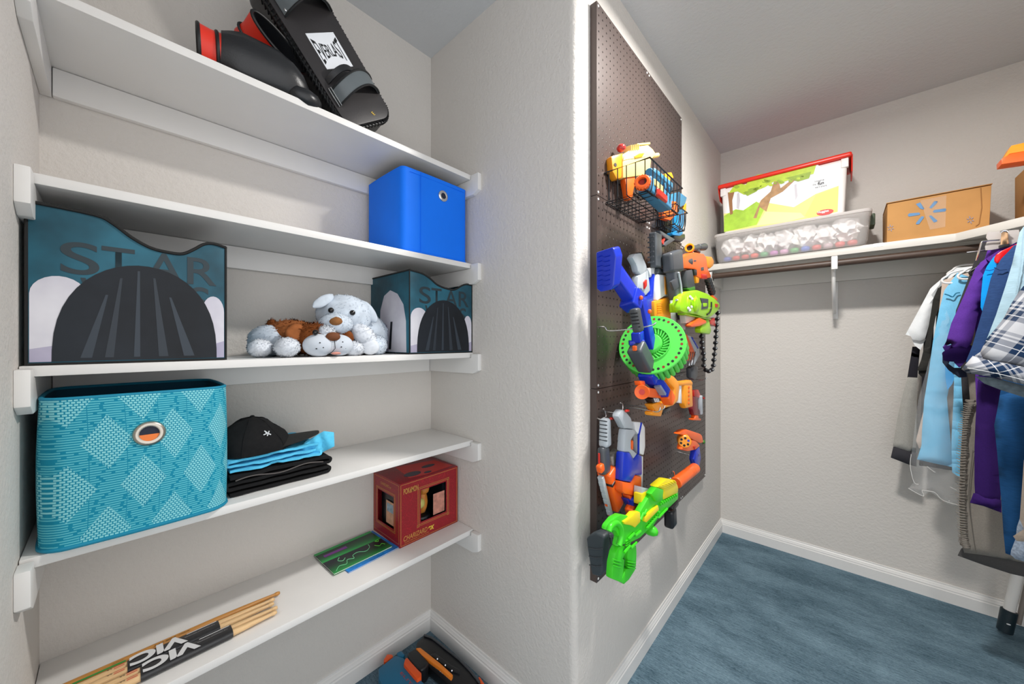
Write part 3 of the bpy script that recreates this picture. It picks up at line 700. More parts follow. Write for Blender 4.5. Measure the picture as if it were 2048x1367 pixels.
# ---- red collector box with windows
RZ = .5245; bx0, bx1, by0, by1, bz1 = -1.318, -1.131, .668, .922, .744
Mredcard = NT('red_card'); T = Mredcard; f = T.noise(T.pos(), 26, 2); g = T.math('FRACT', T.math('MULTIPLY', f, 9)); T.setp(T.mix(T.math('LESS_THAN', g, .18), lin('8e1420'), lin('a31a26')), .32, spec=.5); Mredcard = T.m
Mgold = mat('gold_foil', 'd9a85a', .32, .6); Mwin = mat('clear_film', 'ffffff', .03, **{'Transmission Weight': 1.0, 'IOR': 1.02}); Mtray = mat('black_tray', '14181f', .3)
rb = thing('gift_box', ((bx0 + bx1) / 2, (by0 + by1) / 2, RZ), 'dark red gift box with gold frame lines and windows on the lowest shelf', 'box')
cw = .0015
wy0, wy1, wz0, wz1 = .752, .866, .585, .700
m = MB()       # front card with window
for a in ((by0, RZ, wy0, bz1), (wy1, RZ, by1, bz1), (wy0, RZ, wy1, wz0), (wy0, wz1, wy1, bz1)): m.box((bx1 - cw, a[0], a[1]), (bx1, a[2], a[3]))
obj('front_panel', m, Mredcard, rb)
lx0, lx1, lz0, lz1 = -1.285, -1.172, .575, .690
m = MB()
for a in ((bx0, RZ, lx0, bz1), (lx1, RZ, bx1 - cw, bz1), (lx0, RZ, lx1, lz0), (lx0, lz1, lx1, bz1)): m.box((a[0], by0, a[1]), (a[2], by0 + cw, a[3]))
obj('side_panel', m, Mredcard, rb)
m = MB(); m.box((bx0, by0 + cw, RZ), (bx0 + cw, by1, bz1)); m.box((bx0 + cw, by1 - cw, RZ), (bx1 - cw, by1, bz1)); m.box((bx0 + cw, by0 + cw, RZ), (bx1 - cw, by1 - cw, RZ + cw)); obj('back_panel', m, Mredcard, rb)
m = MB(); m.box((bx0, by0, bz1), (bx1, by1, bz1 + .0015), .0005); lid = obj('top_flap', m, Mredcard, rb)
def flat3(nm, pts, n, mt, par, th=.0004):
    k = MB(); k.ext(pts, V(n) * th, 0); return obj(nm, k, mt, par)
tz = bz1 + .0016
flat3('red_print', [(bx0 + .02, by0 + .08, tz), (bx1 - .03, by0 + .055, tz), (bx1 - .012, by0 + .12, tz), (bx1 - .02, by1 - .01, tz), (bx0 + .06, by1 - .02, tz)], Z0, mat('print_red', 'd42a22', .35), lid)
for cx_, cy_, a_, b_ in ((bx1 - .055, by0 + .085, .022, .034), (bx1 - .085, by0 + .175, .014, .030), (bx1 - .03, by0 + .135, .010, .016)):
    flat3('dark_print', [(cx_ + a_ * cos(i * pi / 8), cy_ + b_ * sin(i * pi / 8), tz + .0005) for i in range(16)], Z0, mat('print_navy', '232a3a', .35), lid)
m = MB(); m.box((bx0 + .03, by0 + .02, RZ + .003), (bx0 + .034, by1 - .004, bz1 - .003)); m.box((bx0 + .034, by0 + .02, RZ + .003), (bx1 - .01, by1 - .004, RZ + .05)); m.box((bx0 + .034, wy0 + .105, RZ + .051), (bx1 - .012, by1 - .004, bz1 - .01)); m.box((lx0, by0 + .016, RZ + .05), (lx1, by0 + .02, bz1 - .006)); obj('tray', m, Mtray, rb)
m = MB(); cx_, cy_ = bx1 - .04, wy0 + .026
m.lathe([(0, 0), (.032, .004), (.030, .016), (.024, .020), (0, .020)], (cx_, cy_ + .004, RZ + .0505), Z0, 24, False); obj('toy_base', m, Mtray, rb)
m = MB(); m.ell((cx_, cy_ + .006, RZ + .113), (.020, .022, .045), None, 3, .12); m.ell((cx_ + .008, cy_ + .010, RZ + .160), (.016, .020, .018), None, 3, .1); obj('orange_toy', m, mat('toy_ochre', 'c47a2c', .5), rb, smooth=70)
m = MB(); m.ell((cx_ + .012, cy_ - .010, RZ + .115), (.016, .018, .020), None, 3); obj('yellow_toy_disc', m, mat('toy_pale_yellow', 'c9c06a', .5), rb, smooth=70)
flat3('picture_card', [(bx1 - .008, wy0 + .060, wz0 + .002), (bx1 - .008, wy0 + .112, wz0 + .002), (bx1 - .008, wy0 + .112, wz0 + .080), (bx1 - .008, wy0 + .060, wz0 + .080)], X0, mat('card_pink', 'c98a78', .5, var=.25, vs=60), rb)
flat3('picture_card', [(lx0 + .040, by0 + .012, lz0), (lx0 + .096, by0 + .012, lz0), (lx0 + .096, by0 + .012, lz0 + .082), (lx0 + .040, by0 + .012, lz0 + .082)], -Y0, mat('card_peach', 'dca98a', .5, var=.2, vs=60), rb)
flat3('card_art', [(lx0 + .046, by0 + .0115, lz0 + .044), (lx0 + .090, by0 + .0115, lz0 + .044), (lx0 + .090, by0 + .0115, lz0 + .074), (lx0 + .046, by0 + .0115, lz0 + .074)], -Y0, mat('card_blue', '9fb4c4', .5, var=.3, vs=70), rb)
m = MB(); m.box((bx1 - .0042, wy0 - .003, wz0 - .003), (bx1 - .0036, wy1 + .003, wz1 + .003)); obj('window_film', m, Mwin, rb)
m = MB(); m.box((lx0 - .003, by0 + .0036, lz0 - .003), (lx1 + .003, by0 + .0042, lz1 + .003)); obj('window_film', m, Mwin, rb)
gx = bx1 + .0002
def gframe(a, b, c, d, w, face):
    k = MB()
    def seg(p, q):
        if face == 'x': k.box((gx, min(p[0], q[0]) - w / 2, min(p[1], q[1]) - w / 2), (gx + .0003, max(p[0], q[0]) + w / 2, max(p[1], q[1]) + w / 2))
        else: k.box((min(p[0], q[0]) - w / 2, by0 - .0005, min(p[1], q[1]) - w / 2), (max(p[0], q[0]) + w / 2, by0 - .0002, max(p[1], q[1]) + w / 2))
    P = [(a, b), (c, b), (c, d), (a, d)]
    for i in range(4): seg(P[i], P[(i + 1) % 4])
    return k
for e, w in ((.007, .0014), (.012, .001)): obj('gold_frame', gframe(wy0 - e, wz0 - e, wy1 + e, wz1 + e, w, 'x'), Mgold, rb)
obj('gold_frame', gframe(by0 + .004, RZ + .005, by1 - .004, bz1 - .004, .0014, 'x'), Mgold, rb)
for cy_, cz_ in ((wy0 - .010, wz0 - .010), (wy1 + .010, wz1 + .010), (wy1 + .010, wz0 - .010)): obj('gold_corner', gframe(cy_ - .005, cz_ - .005, cy_ + .003, cz_ + .003, .0012, 'x'), Mgold, rb)
for e in (.006, .010): obj('gold_frame', gframe(lx0 - e, lz0 - e, lx1 + e, lz1 + e, .0011, 'y'), Mgold, rb)
obj('gold_frame', gframe(bx0 + .006, RZ + .012, bx1 - .006, bz1 - .006, .001, 'y'), Mgold, rb)
text('POKéMON', (gx, by0 + .014, bz1 - .038), Y0 , Z0, .019, Mgold, rb, width=.060, bold=.02)
text('CHARIZARD', (gx, by0 + .014, RZ + .018), Y0, Z0, .017, Mgold, rb, width=.098, bold=.01, shear=.2)
text('ex', (gx, by0 + .115, RZ + .018), Y0, Z0, .020, mat('foil_yellow', 'e6c94a', .35, .3), rb, width=.028, bold=.04, shear=.2)
text('SUPER PREMIUM COLLECTION', (gx, by0 + .018, RZ + .010), Y0, Z0, .0045, Mgold, rb, width=.10)
text('CHARIZARD ex', (bx0 + .055, by0 - .0002, bz1 - .030), X0, Z0, .010, Mgold, rb, width=.075, shear=.2)

# ---- booklets
Mpaper = mat('paper_edge', 'e4e4e0', .7)
def booklet(lab, y0, y1, x0, x1, z0, th, cover, yaw):
    r = thing('booklet', ((x0 + x1) / 2, (y0 + y1) / 2, z0), lab, 'booklet', 'booklets beside the gift box')
    c = V(((x0 + x1) / 2, (y0 + y1) / 2, 0)); R_ = Matrix.Translation(c) @ Matrix.Rotation(yaw, 4, 'Z') @ Matrix.Translation(-c)
    m = MB(R_); m.box((x0 + .001, y0 + .001, z0 + .0006), (x1 - .001, y1 - .001, z0 + th - .0006)); obj('pages', m, Mpaper, r)
    m = MB(R_); m.box((x0, y0, z0 + th - .0005), (x1, y1, z0 + th), 0); m.box((x0, y0, z0), (x1, y1, z0 + .0005)); cv = obj('cover', m, cover, r)
    return r, cv, R_
Mbluec = mat('blue_cover', '1478c8', .3, var=.4, vs=30); booklet('blue booklet lying under the green and black one', .486, .664, -1.305, -1.132, RZ, .003, Mbluec, radians(3))
T = NT('dark_cover'); x, y, z = T.xyz(T.pos()); f = T.math('SUBTRACT', 1.0, T.math('MULTIPLY', T.math('ABSOLUTE', T.math('ADD', x, T.math('MULTIPLY', T.noise(T.pos(), 30, 2), .01), )), 1.0))
u = T.math('FRACT', T.math('DIVIDE', T.math('ADD', x, .09), .0875)); T.setp(T.mix(T.math('POWER', u, 3.0), lin('121320'), lin('20a84c')), .28); Mdc = T.m
r, cv, R_ = booklet('green and black glossy booklet with neon lines beside the red box', .452, .650, -1.302, -1.150, RZ + .0032, .004, Mdc, radians(2))
zt = RZ + .0074; Mneon = mat('neon_green_print', '7fe0a0', .4); Mpurp = mat('purple_print', '8a3aa0', .4)
def squig(pts, mt, rad=.0009): k = MB(R_); k.tube(smooth_path([(a, b, zt) for a, b in pts], 6), rad, n=5); obj('print_line', k, mt, cv)
squig([(-1.158, .462), (-1.176, .480), (-1.170, .50), (-1.190, .512), (-1.182, .53), (-1.200, .535), (-1.205, .555), (-1.19, .575), (-1.203, .595), (-1.222, .60)], Mneon)
squig([(-1.206, .512), (-1.196, .50), (-1.208, .49), (-1.222, .50)], Mneon)
squig([(-1.20, .612), (-1.185, .622), (-1.192, .634), (-1.18, .640)], mat('lime_print', '6ee04a', .4)); squig([(-1.222, .625), (-1.214, .634), (-1.225, .638), (-1.222, .625)], mat('lime_print', '6ee04a', .4))
k = MB(R_); k.box((-1.272, .470, zt - .0002), (-1.258, .545, zt + .0002)); obj('title_block', k, Mpurp, cv)
k = MB(R_); k.box((-1.302, .452, zt - .0002), (-1.288, .650, zt + .0002)); obj('green_band', k, mat('green_print', '1f9a48', .3), cv)

# ---- drumsticks
Mhick = mat('hickory', 'e3bd8a', .45, var=.12, vs=14, stretch=(40, 2, 40), bump=.1, bs=30); Mdarkw = mat('amber_wood', 'b9813d', .4, var=.14, vs=14, stretch=(40, 2, 40))
def stick(x, z, y0, y1, mt, lab, cat='drumstick', xe=0.0, group='drumsticks on the lowest shelf'):
    r = thing('drumstick', (x, y0, z - .0083), lab, cat, group)
    m = MB(); ax = V((xe, y1 - y0, 0)); L = ax.length; m.lathe([(0, 0), (.0050, 0), (.0078, .004), (.0083, .012), (.0083, L * .66), (.0070, L * .80), (.0042, L - .018), (.0040, L - .014)], (x, y0, z), ax, 16, False); obj('shaft', m, mt, r, smooth=40)
    m = MB(); m.lathe([(.0038, L - .0145), (.0050, L - .011), (.0052, L - .006), (.0036, L - .001), (0, L)], (x, y0, z), ax, 16, False); obj('tip', m, mt, r, smooth=60)
    return r
zs_ = RZ + .0086
s0 = stick(-1.176, zs_, -.095, .318, Mdarkw, 'loose amber brown drumstick lying behind the packed ones', xe=.004)
text('VIC FIRTH', (-1.1720, .128, zs_ + .0072), V((.02, -1, 0)), V((1, 0, .35)), .006, M_pipe, s0, width=.062, depth=.0009, bold=.02)
text('AH5A', (-1.1715, .018, zs_ + .0072), V((.02, -1, 0)), V((1, 0, .35)), .0045, M_pipe, s0, width=.018, depth=.0009)
Msleeve = mat('black_sleeve', '2a2a2c', .3); Mfilm = mat('clear_wrap', 'ffffff', .05, **{'Transmission Weight': 1.0, 'IOR': 1.01, 'Alpha': .22})
def pack(xc, y0, y1, sl0, sl1, zz, lab, fr):
    for i, dx in enumerate((-.0088, .0088)):
        s_ = stick(xc + dx, zz, y0 + .003 * i, y1 - .006 * i, Mhick, ('pale drumstick inside the %s black sleeve, on the %s side' % (fr, ('wall', 'room')[i])))
        text('5A', (xc + dx - .002, sl0 - .022, zz + .0076), V((0, -1, 0)), V((1, 0, .1)), .005, M_pipe, s_, depth=.001, width=.008)
        k = MB(); k.box((xc + dx - .003, sl0 - .020, zz + .0077), (xc + dx + .004, sl0 - .004, zz + .0081)); obj('red_mark', k, mat('red_stamp', 'd86a52', .6), s_)
    r = thing('drumstick_sleeve', (xc, (sl0 + sl1) / 2, RZ), lab, 'sleeve', 'sleeves around the drumsticks')
    m = MB(); m.loft([((xc, sl0, zz), (.0192, 0, 0), (0, 0, .0092)), ((xc, sl1, zz), (.0192, 0, 0), (0, 0, .0092))], 32, (False, False), .7); obj('paper_band', m, Msleeve, r, smooth=50)
    m = MB(); m.loft([((xc, y0 - .002, zz), (.0182, 0, 0), (0, 0, .0086)), ((xc, sl0, zz), (.0197, 0, 0), (0, 0, .0096)), ((xc, sl1, zz), (.0197, 0, 0), (0, 0, .0096)), ((xc, y1 - .03, zz), (.0180, 0, 0), (0, 0, .0085)), ((xc, y1 + .008, zz), (.012, 0, 0), (0, 0, .004))], 32, (False, False), .7); obj('clear_wrap', m, Mfilm, r, smooth=60)
    Ls = sl1 - sl0; tz_ = zz + .0090
    Mw = mat('white_print', 'dedfe0', .45)
    text('VIC', (xc - .0165, sl0 + Ls * .62, tz_), V((0, -1, 0)), V((1, 0, 0)), .032, Mw, r, width=Ls * .60, depth=.0012, bold=.05)
    text('THE STRONGEST PERFORMER', (xc - .002, sl1 - Ls * .05, tz_ + .0002), V((0, -1, 0)), V((1, 0, 0)), .0045, mat('print_grey', '8a8a8c', .5), r, width=Ls * .36, depth=.0012)
    k = MB(); k.box((xc - .010, sl1 - Ls * .38, tz_ + .001), (xc - .0085, sl1 - .004, tz_ + .0014)); obj('white_line', k, Mw, r)
    return r
pk = pack(-1.1435, -.085, .300, .022, .178, zs_ + .0008, 'black paper sleeve nearer the wall around a pair of drumsticks', 'rear')
k = MB(); k.box((-1.1620, -.085, zs_ + .0092), (-1.1575, .02, zs_ + .0098)); obj('green_header_strip', k, mat('green_strip', '1a8f3a', .4), pk)
pack(-1.1025, -.078, .296, .040, .196, zs_ + .0008, 'black paper sleeve nearer the shelf edge around a pair of drumsticks', 'front')

# ---- blaster on the carpet under the shelves
Mtealp = plastic('teal_plastic', '10698f', .35); Morp = plastic('orange_plastic', 'f05a1e', .35); Morl = plastic('light_orange_plastic', 'f5892c', .35)
fb = thing('toy_blaster', (-1.06, .80, 0), 'teal and black toy blaster lying on the carpet in the nook corner', 'toy blaster')
gz = lambda pts, z: atl(pts, z=z)
zf = zm(690, 1240, 6.827)
m = MB(); m.ext(gz(zf([(455, 655), (560, 570), (690, 470), (800, 505), (880, 600), (990, 760), (1130, 900), (1250, 1060), (900, 1100), (600, 1020), (465, 800)]), .062), (0, 0, -.052), .006); bd = obj('body', m, Mtealp, fb)
m = MB(); m.ext(gz(zf([(700, 440), (765, 405), (820, 460), (800, 500), (720, 490)]), .060), (0, 0, -.04), .005); obj('rear_sight', m, Mtealp, fb)
m = MB(); m.ext(gz(zf([(527, 530), (575, 455), (650, 460), (660, 490), (560, 565), (530, 565)]), .055), (0, 0, -.036), .008); obj('end_cap', m, Morp, fb)
m = MB(); m.ext(gz(zf([(800, 590), (820, 520), (850, 497), (900, 560), (1010, 680), (1045, 710), (1045, 760), (985, 805)]), .074), (0, 0, -.03), .005); obj('slide', m, Morp, fb)
m = MB(); m.ext(gz(zf([(850, 440), (960, 375), (1060, 460), (1150, 570), (1110, 630), (1040, 680), (990, 660), (880, 530)]), .066), (0, 0, -.058), .010, 3); obj('grip', m, M_blackp, fb)
m = MB(); m.ext(gz(zf([(980, 300), (1080, 200), (1180, 230), (1260, 300), (1560, 530), (1700, 670), (1850, 850), (2000, 1060), (1600, 1060), (1400, 860), (1150, 640), (960, 400)]), .040), (0, 0, -.034), .006); obj('stock_frame', m, M_blackp, fb)
m = MB(); m.tube(gz(zf([(1080, 200), (1180, 232), (1270, 300), (1560, 530), (1700, 672), (1840, 850)]), .043), .004, n=8); obj('stock_edge', m, M_char, fb)
m = MB(); m.ext(gz(zf([(1170, 450), (1240, 440), (1450, 600), (1570, 660), (1570, 730), (1480, 700), (1180, 480)]), .046), (0, 0, -.02), .005); obj('inner_rib', m, M_blackp, fb)
m = MB(); m.ext(gz(zf([(968, 372), (1030, 368), (1300, 580), (1475, 740), (1450, 778), (1290, 640), (1050, 470)]), .068), (0, 0, -.014), .003); obj('orange_rail', m, Morl, fb)
m = MB(); m.ext(gz(zf([(1820, 770), (1840, 765), (1930, 900), (1960, 1000), (1900, 960)]), .046), (0, 0, -.02), .003); obj('trigger', m, Morp, fb)
for q in zf([(1262, 525), (1370, 610), (1200, 600), (1303, 690), (1330, 712), (1460, 685)]):
    m = MB(); m.cyl(at(*q, z=.044), at(*q, z=.048), .0022, n=10); obj('screw', m, M_chrome, fb)
A_ = at(*zf([(790, 690)])[0], z=.0622); B_ = at(*zf([(945, 860)])[0], z=.0622); d_ = (B_ - A_).normalized()
text('ELITE', A_ - V((-d_.y, d_.x, 0)) * .012, d_, V((-d_.y, d_.x, 0)), .0085, mat('red_print', 'b0383a', .5), bd, width=(B_ - A_).length * 1.25, depth=.0004)
# ================================================================ pegboard on the left wall
PX = -0.568; CE = 0.0254; PY, PZ = 1.0165, (2.302, 1.696, 1.090); PH = 0.604; PWD = 0.4045
Mpeg = mat('pegboard_metal', '4d413d', .40, .15, var=.06, vs=6, bump=.08, bs=500)
bmf = bmesh.new(); hr = .0031
for i in range(16):
    for j in range(24):
        y0 = i * PWD / 16; z0 = -(j + 1) * PH / 24; y1 = y0 + PWD / 16; z1 = z0 + PH / 24; cy = (y0 + y1) / 2; cz = (z0 + z1) / 2
        sq = [bmf.verts.new((PX - WX, a, b)) for a, b in ((y0, z0), (y1, z0), (y1, z1), (y0, z1))]
        oc = [bmf.verts.new((PX - WX, cy + hr * cos(pi * (k + .5) / 4 - .75 * pi - pi / 4), cz + hr * sin(pi * (k + .5) / 4 - .75 * pi - pi / 4))) for k in range(8)]
        od = [bmf.verts.new((PX - WX - .0012, v.co.y, v.co.z)) for v in oc]
        for k in range(4):
            bmf.faces.new([sq[k], sq[(k + 1) % 4], oc[(2 * k + 2) % 8], oc[2 * k + 1]]); bmf.faces.new([sq[k], oc[2 * k + 1], oc[2 * k]])
        for k in range(8): bmf.faces.new([oc[k], oc[(k + 1) % 8], od[(k + 1) % 8], od[k]])
mb = MB(); mf = bpy.data.meshes.new('tmp'); bmf.to_mesh(mf); bmf.free(); mb.bm.from_mesh(mf); bpy.data.meshes.remove(mf); D_ = PX - WX
for a, b in (((0, 0, -PH), (D_ - .0002, .0015, 0)), ((0, PWD - .0015, -PH), (D_ - .0002, PWD, 0)), ((0, .0016, -.0015), (D_ - .0002, PWD - .0016, 0)), ((0, .0016, -PH), (D_ - .0002, PWD - .0016, -PH + .0015))): mb.box(a, b)
me_pan = bpy.data.meshes.new('panel'); mb.bm.to_mesh(me_pan); mb.bm.free(); me_pan.materials.append(Mpeg)
mb = MB(); mb.ell((D_, 0, 0), (.002, .0042, .0042), None, 2); me_sc = bpy.data.meshes.new('screw'); mb.bm.to_mesh(me_sc); mb.bm.free(); me_sc.materials.append(mat('white_screw', 'e8e8e6', .3))
pegb = thing('pegboard', (WX + .0008, PY, PZ[2] - PH), 'dark brown perforated metal pegboard of eight panels on the left wall', 'pegboard')
for ri in range(3):
    for ci in range(2 if ri == 0 else 3):
        L_ = V((WX + .0008, PY + ci * (PWD + .001), PZ[ri]))
        pn = bpy.data.objects.new('panel', me_pan); COL.objects.link(pn); pn.parent = pegb; pn.location = L_ - V(pegb.location)
        for a, b in ((.010, -.010), (.010, -PH + .010), (PWD - .010, -.010), (PWD - .010, -PH + .010)):
            o = bpy.data.objects.new('screw', me_sc); COL.objects.link(o); o.parent = pn; o.location = (0, a, b)
z2 = zm(1180, 260, 5.696); z3 = zm(1170, 440, 5.2586); z4 = zm(1170, 600, 5.2586); z5 = zm(1160, 780, 6.214); z6 = zm(1150, 920, 4.8828); z7 = zm(1330, 470, 4.717)
Mlime = plastic('lime_plastic', '9bd516'); Mgreen = plastic('green_plastic', '3fce22', .35); Mdrum = plastic('drum_green_plastic', '55cf4f', .4); Myel = plastic('yellow_plastic', 'ecd91b')
Mnavy = plastic('blue_plastic', '1733b8', .25); Mpy = plastic('pale_yellow_plastic', 'e8cf7c', .4); Morange = plastic('amber_plastic', 'f59a1e', .35); Mor = plastic('bright_orange_plastic', 'f4641c', .35)
Mwh = plastic('white_plastic', 'e6e8ea', .35); Mlg = plastic('light_grey_plastic', 'b4bbc1', .42); Mdk = plastic('dark_grey_plastic', '4b5055', .42); Msteelb = plastic('steel_blue_plastic', '3a7ca0', .4)
Mredp = plastic('red_plastic', 'c8281c', .3); Mhole = mat('bore_black', '0c0c0d', .6)
def gun(loc, lab): return thing('toy_blaster', loc, lab, 'toy blaster', 'toy blasters on the pegboard')
def fld(d): return d if d < .02 else .02 + (d - .02) * .30
def P1(p, **k): return at(p[0], p[1], **k)
def plate(nm, pts, xf, dep, mt, par, bev=.004, lab=None):
    m = MB(); 
    if isinstance(xf, tuple): m.ext([onpl(p, xf) for p in pts], -xf[1] * fld(dep), bev)
    else: m.ext(atl(pts, x=xf), (-fld(dep), 0, 0), bev)
    return obj(nm, m, mt, par, label=lab)
def onpl(p, pl, off=0.0):
    d = FV + RV * ((p[0] - 1024) / FPX) + V((0, 0, (682.0 - p[1]) / FPX)); o = pl[0] + pl[1] * off
    return CAM + d * ((o - CAM).dot(pl[1]) / d.dot(pl[1]))
def pbar(nm, A, B, w, d, mt, par, w2=None, d2=None, bev=.006, lab=None):
    m = MB(); m.bar(A, B, w, d, w2, d2, up=(V(B) - V(A)).cross(X0), bev=bev, seg=3); return obj(nm, m, mt, par, smooth=50, label=lab)
def pcyl(nm, A, B, r, mt, par, r2=None, n=24, bev=.002, lab=None):
    m = MB(); m.cyl(A, B, r, r2, n, bev); return obj(nm, m, mt, par, smooth=40, label=lab)
def grooves(par, A, B, w, d, k, mt, nm='groove'):
    A = V(A); B = V(B); D = (B - A); a, b, c = frame_of(D, D.cross(X0))
    for i in range(k):
        p = A + D * ((i + .5) / k); m = MB(); m.bar(p - c * D.length / k * .14, p + c * D.length / k * .14, w, d, up=D.cross(X0), bev=.0006, seg=1); obj(nm, m, mt, par)
def hook(pts, lab, r=.0022):
    b = V(pts[0]); h = thing('pegboard_hook', b, lab, 'hook', 'chrome pegboard hooks'); m = MB(); m.tube(smooth_path(pts, 4), r, n=8); obj('wire', m, M_chrome, h, smooth=60)
    return h

# ---- wire baskets
Mwire = mat('black_wire', '17171a', .35)
def basket(y0, y1, zt, dep, H, nl, nf, lab):
    xb = PX + .004; xf = xb + dep; b = thing('wire_basket', (xb, (y0 + y1) / 2, zt - H), lab, 'basket', 'black wire baskets on the pegboard'); ti = .010
    c = lambda x, y, z: V((x, y, z))
    m = MB(); m.tube([c(xb, y0, zt), c(xf, y0, zt), c(xf, y1, zt), c(xb, y1, zt)], .0026, True, 8); obj('rim', m, Mwire, b)
    zb = zt - H
    m = MB(); m.tube([c(xb, y0 + ti, zb), c(xf - ti, y0 + ti, zb), c(xf - ti, y1 - ti, zb), c(xb, y1 - ti, zb)], .0022, True, 8); obj('base_ring', m, Mwire, b)
    for i in range(nf):
        y = y0 + ti + (y1 - y0 - 2 * ti) * (i + .5) / nf
        m = MB(); m.tube(smooth_path([c(xf, y, zt), c(xf - .001, y, zt - H * .5), c(xf - .004, y, zb + .012), c(xf - ti - .004, y, zb), c(xf - dep * .5, y, zb), c(xb, y, zb), c(xb, y, zb + .01), c(xb, y, zt)], 3), .0016, n=6); obj('wire', m, Mwire, b)
    for i in range(nl):
        x = xb + dep * (i + .5) / nl
        m = MB(); m.tube(smooth_path([c(x, y0, zt), c(x, y0 + .001, zb + .03), c(x, y0 + .004, zb + .010), c(x, y0 + ti + .004, zb + .0012), c(x, (y0 + y1) / 2, zb + .0012), c(x, y1 - ti - .004, zb + .0012), c(x, y1 - .003, zb + .012), c(x, y1, zt)], 3), .0016, n=6); obj('wire', m, Mwire, b)
basket(1.063, 1.356, 1.780, .145, .092, 5, 9, 'larger black wire basket on the pegboard, nearest the wall corner')
basket(1.489, 1.632, 1.780, .080, .075, 4, 6, 'small black wire basket on the pegboard, beyond the larger one')

# ---- pale yellow pistol in the near basket
g = gun(P1(z2([(460, 780)])[0], x=-.46), 'pale yellow and orange toy blaster standing in the larger wire basket'); X = (V((-.545, 1.085, 0)), V((.245, -.075, 0)).normalized())
plate('body', z2([(370, 275), (440, 235), (500, 185), (560, 178), (664, 165), (720, 215), (765, 283), (735, 300), (700, 330), (690, 500), (560, 520), (380, 545)]), X, .040, Mpy, g, .006)
plate('front_shroud', z2([(243, 292), (390, 250), (372, 330), (366, 545), (310, 560), (262, 470)]), (X[0] + X[1] * .003, X[1]), .046, Morange, g, .008)
plate('grip', z2([(395, 535), (540, 520), (500, 700), (490, 790), (440, 790)]), (X[0] - X[1] * .004, X[1]), .034, Mor, g, .008)
plate('side_panel', z2([(390, 285), (440, 250), (560, 235), (600, 262), (640, 300), (440, 330), (380, 345)]), (X[0] + X[1] * .002, X[1]), .006, mat('cream_plastic', 'f0dfa0', .4), g, .002)
plate('side_marks', z2([(500, 300), (560, 262), (620, 262), (600, 300), (520, 318)]), (X[0] + X[1] * .0035, X[1]), .003, Morange, g, .001)
a = onpl(z2([(288, 395)])[0], X, .003); pcyl('bore', a, a + X[1] * .0012, .006, Mhole, g, bev=0)
m = MB(); c = onpl(z2([(355, 205)])[0], X, -.010); m.ell(c, (.015, .015, .013), None, 3); obj('indicator_dome', m, mat('red_translucent', 'b83a36', .12), g)
for i in range(5):
    q = z2([(430 + i * 22, 215 - i * 3)])[0]; a = onpl(q, X, -.008); m = MB(); m.bar(a - Z0 * .009, a + Z0 * .009, .026, .0022, up=Y0, bev=.0005, seg=1); obj('rib', m, Mpy, g)
pbar('rail', onpl(z2([(520, 172)])[0], X, -.010), onpl(z2([(664, 158)])[0], X, -.010), .016, .006, Mpy, g, bev=.001)
pcyl('muzzle', onpl(z2([(700, 300)])[0], X, -.010), onpl(z2([(775, 285)])[0], X, -.010), .008, Mpy, g)
# ---- steel blue blaster in the near basket
g = gun(P1(z2([(700, 850)])[0], x=-.46), 'steel blue toy blaster with orange muzzle ring lying in the larger wire basket'); X = -.445
A = P1(z2([(620, 620)])[0], x=X); B = P1(z2([(860, 850)])[0], x=X)
pbar('body', A, B, .040, .050, Msteelb, g, .045, .05, .008)
pbar('barrel_shroud', P1(z2([(690, 490)])[0], x=X), P1(z2([(900, 660)])[0], x=X), .030, .032, Msteelb, g, bev=.01)
pcyl('upper_muzzle', P1(z2([(668, 485)])[0], x=X), P1(z2([(720, 520)])[0], x=X), .0145, Msteelb, g)
dd = V((.35, -.92, .15)).normalized(); c = P1(z2([(598, 595)])[0], x=X + .004)
m = MB(); m.lathe([(.012, -.012), (.021, -.012), (.0225, -.004), (.0225, .004), (.019, .008), (.0125, .008), (.0115, .0)], c, dd, 28, False); mr = obj('muzzle_ring', m, Mor, g)
pcyl('bore', c - dd * .004, c - dd * .002, .0118, mat('bore_red', '8e2216', .5), g, bev=0)
for i in range(16):
    a_ = 2 * pi * i / 16; sx, sy, sz = frame_of(dd); p = c + (sx * cos(a_) + sy * sin(a_)) * .0228; m = MB(); m.bar(p - dd * .006, p + dd * .004, .003, .003, up=sx, bev=.0005, seg=1); obj('ring_rib', m, Mor, mr)
pbar('trigger', P1(z2([(735, 700)])[0], x=X + .016), P1(z2([(850, 800)])[0], x=X + .016), .022, .026, Mredp, g, bev=.008)
for i in range(3):
    a = P1(z2([(790 + 55 * i, 560 + 45 * i)])[0], x=X + .014); m = MB(); m.bar(a, a + V((0, .010, -.014)), .006, .010, bev=.002); obj('side_rib', m, Msteelb, g)
plate('orange_panel', z2([(860, 530), (880, 485), (930, 478), (955, 540), (900, 590)]), X - .01, .016, Morange, g, .003)
pbar('side_grip', P1(z2([(720, 590)])[0], x=X + .018), P1(z2([(830, 690)])[0], x=X + .018), .010, .020, Mpy, g, bev=.003)
